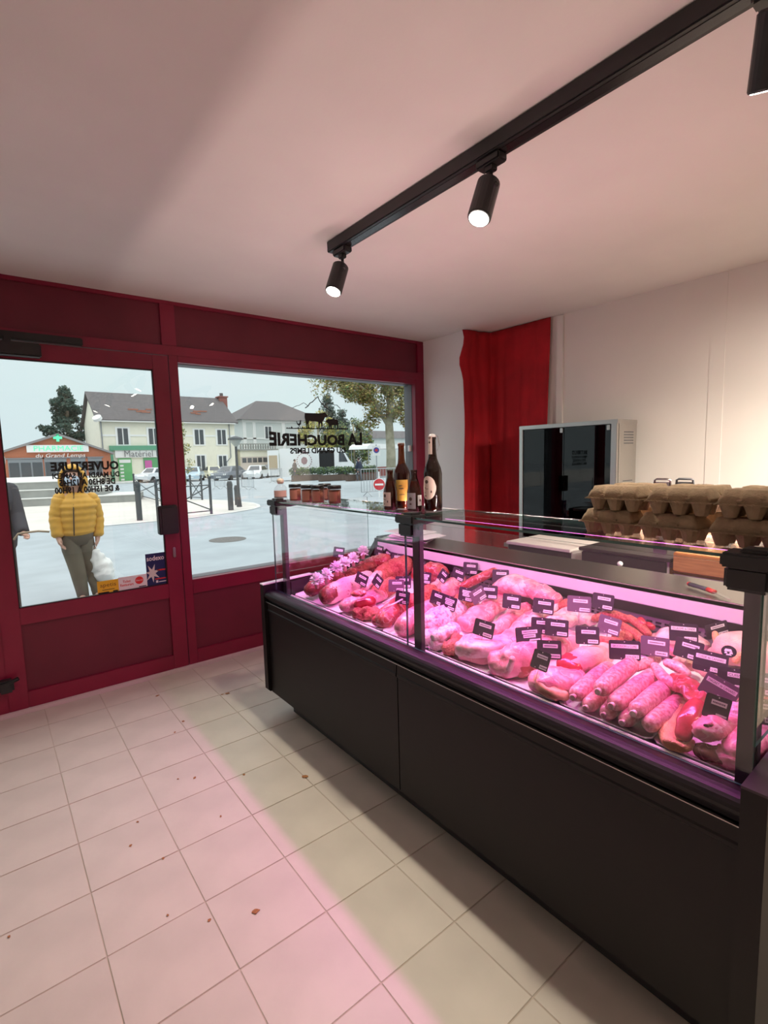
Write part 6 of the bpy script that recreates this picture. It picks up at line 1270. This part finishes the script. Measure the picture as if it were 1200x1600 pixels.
        bmesh.ops.remove_doubles(bm, verts=bm.verts, dist=1e-5); bmesh.ops.recalc_face_normals(bm, faces=bm.faces); bmesh.ops.solidify(bm, geom=list(bm.faces), thickness=.018); obj('hood', bm, jacket_m, jk, True)
    bm = B()
    tube(bm, [J['pelvis']+Vector((0, 0, .16)), J['pelvis']+Vector((0, 0, .02)), J['pelvis']-Vector((0, 0, .09))], [(.19*fat, .14*fat), (.20*fat, .15*fat), (.16*fat, .12*fat)], 18, up=fx)
    for s in ('l', 'r'):
        a0, a1, a2 = J['hi'+s], J['kn'+s], J['an'+s]
        tube(bm, [a0+Vector((0, 0, .06)), a0.lerp(a1, .3), a0.lerp(a1, .7), a1, a1.lerp(a2, .4), a1.lerp(a2, .8), a2-Vector((0, 0, .02))], [.115*fat, .112*fat, .098*fat, .090*fat, .082*fat, .072*fat, .066*fat], 14)
    obj('trousers', bm, trouser_m, t, True)
    for s in ('l', 'r'):
        a2 = J['an'+s]; bm = B(); lump(bm, [a2-fx*.045+Vector((0, 0, -.035)), a2+fx*.05+Vector((0, 0, -.042)), a2+fx*.15+Vector((0, 0, -.05))], [(.045, .05), (.05, .045), (.042, .03)], .001, n=14)
        for v in bm.verts: v.co.z = max(v.co.z, a2.z-.078)
        obj('shoe', bm, shoe_m, t, True)
    return t
M_yel = mat('yellow_jacket', (.62, .33, .035), .6, var=.08, vscale=20); M_olive = mat('olive_trousers', (.105, .095, .065), .85, var=.1, vscale=8); M_shoe = mat('grey_boots', (.16, .14, .13), .7); M_hair = mat('dark_hair', (.03, .02, .018), .7); M_whair = mat('white_hair', (.62, .60, .58), .8); M_coat = mat('dark_coat', (.030, .032, .042), .75, var=.1, vscale=8)
J1 = dict(pelvis=(0.750, 6.600, 0.749), chest=(0.770, 6.600, 1.081), neck=(0.777, 6.600, 1.247), head=(0.762, 6.570, 1.413),
    shl=(0.934, 6.600, 1.164), shr=(0.632, 6.600, 1.185), ell=(0.979, 6.620, 0.944), elr=(0.572, 6.580, 0.985), wrl=(0.962, 6.580, 0.726), wrr=(0.572, 6.520, 0.764), hal=(0.940, 6.570, 0.618), har=(0.595, 6.480, 0.659),
    hil=(0.815, 6.600, 0.689), hir=(0.685, 6.600, 0.706), knl=(0.874, 6.620, 0.343), knr=(0.724, 6.520, 0.383), anl=(0,0,0), anr=(0,0,0))
J1['anr'] = (0.758, 6.530, 0.080); J1['anl'] = (0.912, 6.532, 0.080)
person('person in a yellow hooded puffer jacket and olive trousers walking past with a white bag', J1, (0.80, 6.6, 0), M_yel, M_olive, M_shoe, M_hair, (-.25, -1, 0), hem=Vector((0.751, 6.600, 0.763)), fat=.90)
b0 = Vector(J1['hal']); b0 = b0-Vector((.03, 0.03, .02))
t = thing('carrier_bag', 'white plastic carrier bag hanging from the hand of the person in yellow', 'bag', (b0.x, b0.y, b0.z-.45))
bm = B(); dn = Vector((.085, -.02, -.335))
lump(bm, [b0+dn*.10, b0+dn*.38, b0+dn*.70+Vector((.01, 0, 0)), b0+dn*.93], [(.026, .036), (.058, .070), (.098, .110), (.110, .105)], .026, 16, 5, n=22); obj('sack', bm, mat('white_bag', (.78, .80, .76), .5, sss=0), t, True)
bm = B()
for s in (-1, 1): tube(bm, [b0+dn*.18+Vector((s*.03, 0, 0)), b0+dn*.05+Vector((s*.02, 0, .01)), b0+Vector((s*.008, 0, .035))], [(.012, .004)]*3, 6)
obj('handle', bm, mat('white_bag', (.66, .68, .62)), t, True)
# second passer-by, mostly hidden by the left door frame
J2 = dict(pelvis=(0.026, 6.200, 0.877), chest=(0.043, 6.200, 1.190), neck=(0.062, 6.200, 1.413), head=(0.083, 6.200, 1.598), shl=(0.176, 6.250, 1.317), shr=(-0.072, 6.150, 1.324), ell=(0.217, 6.150, 1.065), elr=(-0.128, 6.100, 1.101), wrl=(0.243, 6.000, 0.905), wrr=(-0.137, 6.050, 0.889), hal=(0.267, 5.920, 0.879), har=(-0.140, 6.020, 0.796),
    hil=(0.069, 6.200, 0.796), hir=(-0.040, 6.200, 0.810), knl=(0.054, 6.250, 0.494), knr=(-0.064, 6.100, 0.539), anl=(0,0,0), anr=(0,0,0))
J2['anl'] = (J2['knl'][0]+.02, 6.32, .08); J2['anr'] = (J2['knr'][0], 6.08, .08)
person('white haired person in a dark coat at the left edge of the door glass', J2, (0.1, 6.2, 0), M_coat, mat('grey_trousers', (.12, .12, .13), .9), M_shoe, M_whair, (.55, -1, 0), puffy=False, hood=False, hem=Vector((0.016, 6.200, 0.714)), mask=False, fat=.92)
t = thing('walking_stick', 'walking stick with a curved pale handle held by the person in the dark coat', 'walking stick', (J2['hal'][0], J2['hal'][1], 0))
hp = Vector(J2['wrl']).lerp(Vector(J2['hal']), .8); ex_ = Vector((1, -.15, 0)).normalized()
bm = B(); tube(bm, [hp-ex_*.10-Vector((0, 0, .03)), hp-ex_*.06+Vector((0, 0, .025)), hp+Vector((0, 0, .03)), hp+ex_*.10+Vector((0, 0, .035)), hp+ex_*.19+Vector((0, 0, .02))], .010, 8); obj('handle', bm, mat('pale_cane', (.34, .26, .17), .5), t, True)
bm = B(); tube(bm, [hp-ex_*.10-Vector((0, 0, .03)), (hp.x-.10, hp.y, .01)], .009, 8); obj('shaft', bm, M_hair, t)
def far_person(label, p, h, jm, tm, facing, stride=.22):
    x, y, z = p; fx = Vector(facing).normalized(); rt = Vector((-fx.y, fx.x, 0)); O = Vector((x, y, z)); k = h/1.7
    def P_(a, b_, c_): return O+fx*a*k+rt*b_*k+Vector((0, 0, c_*k))
    J = dict(pelvis=P_(0, 0, .92), chest=P_(.02, 0, 1.25), neck=P_(.04, 0, 1.43), head=P_(.06, 0, 1.58), shl=P_(.02, .18, 1.38), shr=P_(.02, -.18, 1.38), ell=P_(.10, .24, 1.10), elr=P_(-.08, -.24, 1.10), wrl=P_(.20, .22, .90), wrr=P_(-.02, -.24, .86), hal=P_(.24, .21, .80), har=P_(.02, -.24, .76), hil=P_(0, .09, .88), hir=P_(0, -.09, .88), knl=P_(.14, .09, .48), knr=P_(-.06, -.09, .47), anl=P_(stride, .09, .08), anr=P_(-stride, -.09, .08))
    J = {a: tuple(v) for a, v in J.items()}
    person(label, J, p, jm, tm, M_shoe, M_hair, facing, puffy=False, hood=False, mask=False)
q = (18.570, 34.594, -0.170); far_person('pedestrian in grey clothes walking in front of the van', (q[0], q[1], gz(q[1])-.01), 1.7, mat('grey_jacket', (.14, .12, .11), .9), mat('grey_trousers', (.12, .12, .13)), (1, -.4, 0))
q = (20.366, 28.612, -0.170); far_person('person in dark blue leaning at the market stall', (q[0], q[1], gz(q[1])-.01), 1.6, mat('navy_jacket', (.03, .04, .07), .9), mat('grey_trousers', (.12, .12, .13)), (-.6, 1, 0), .12)
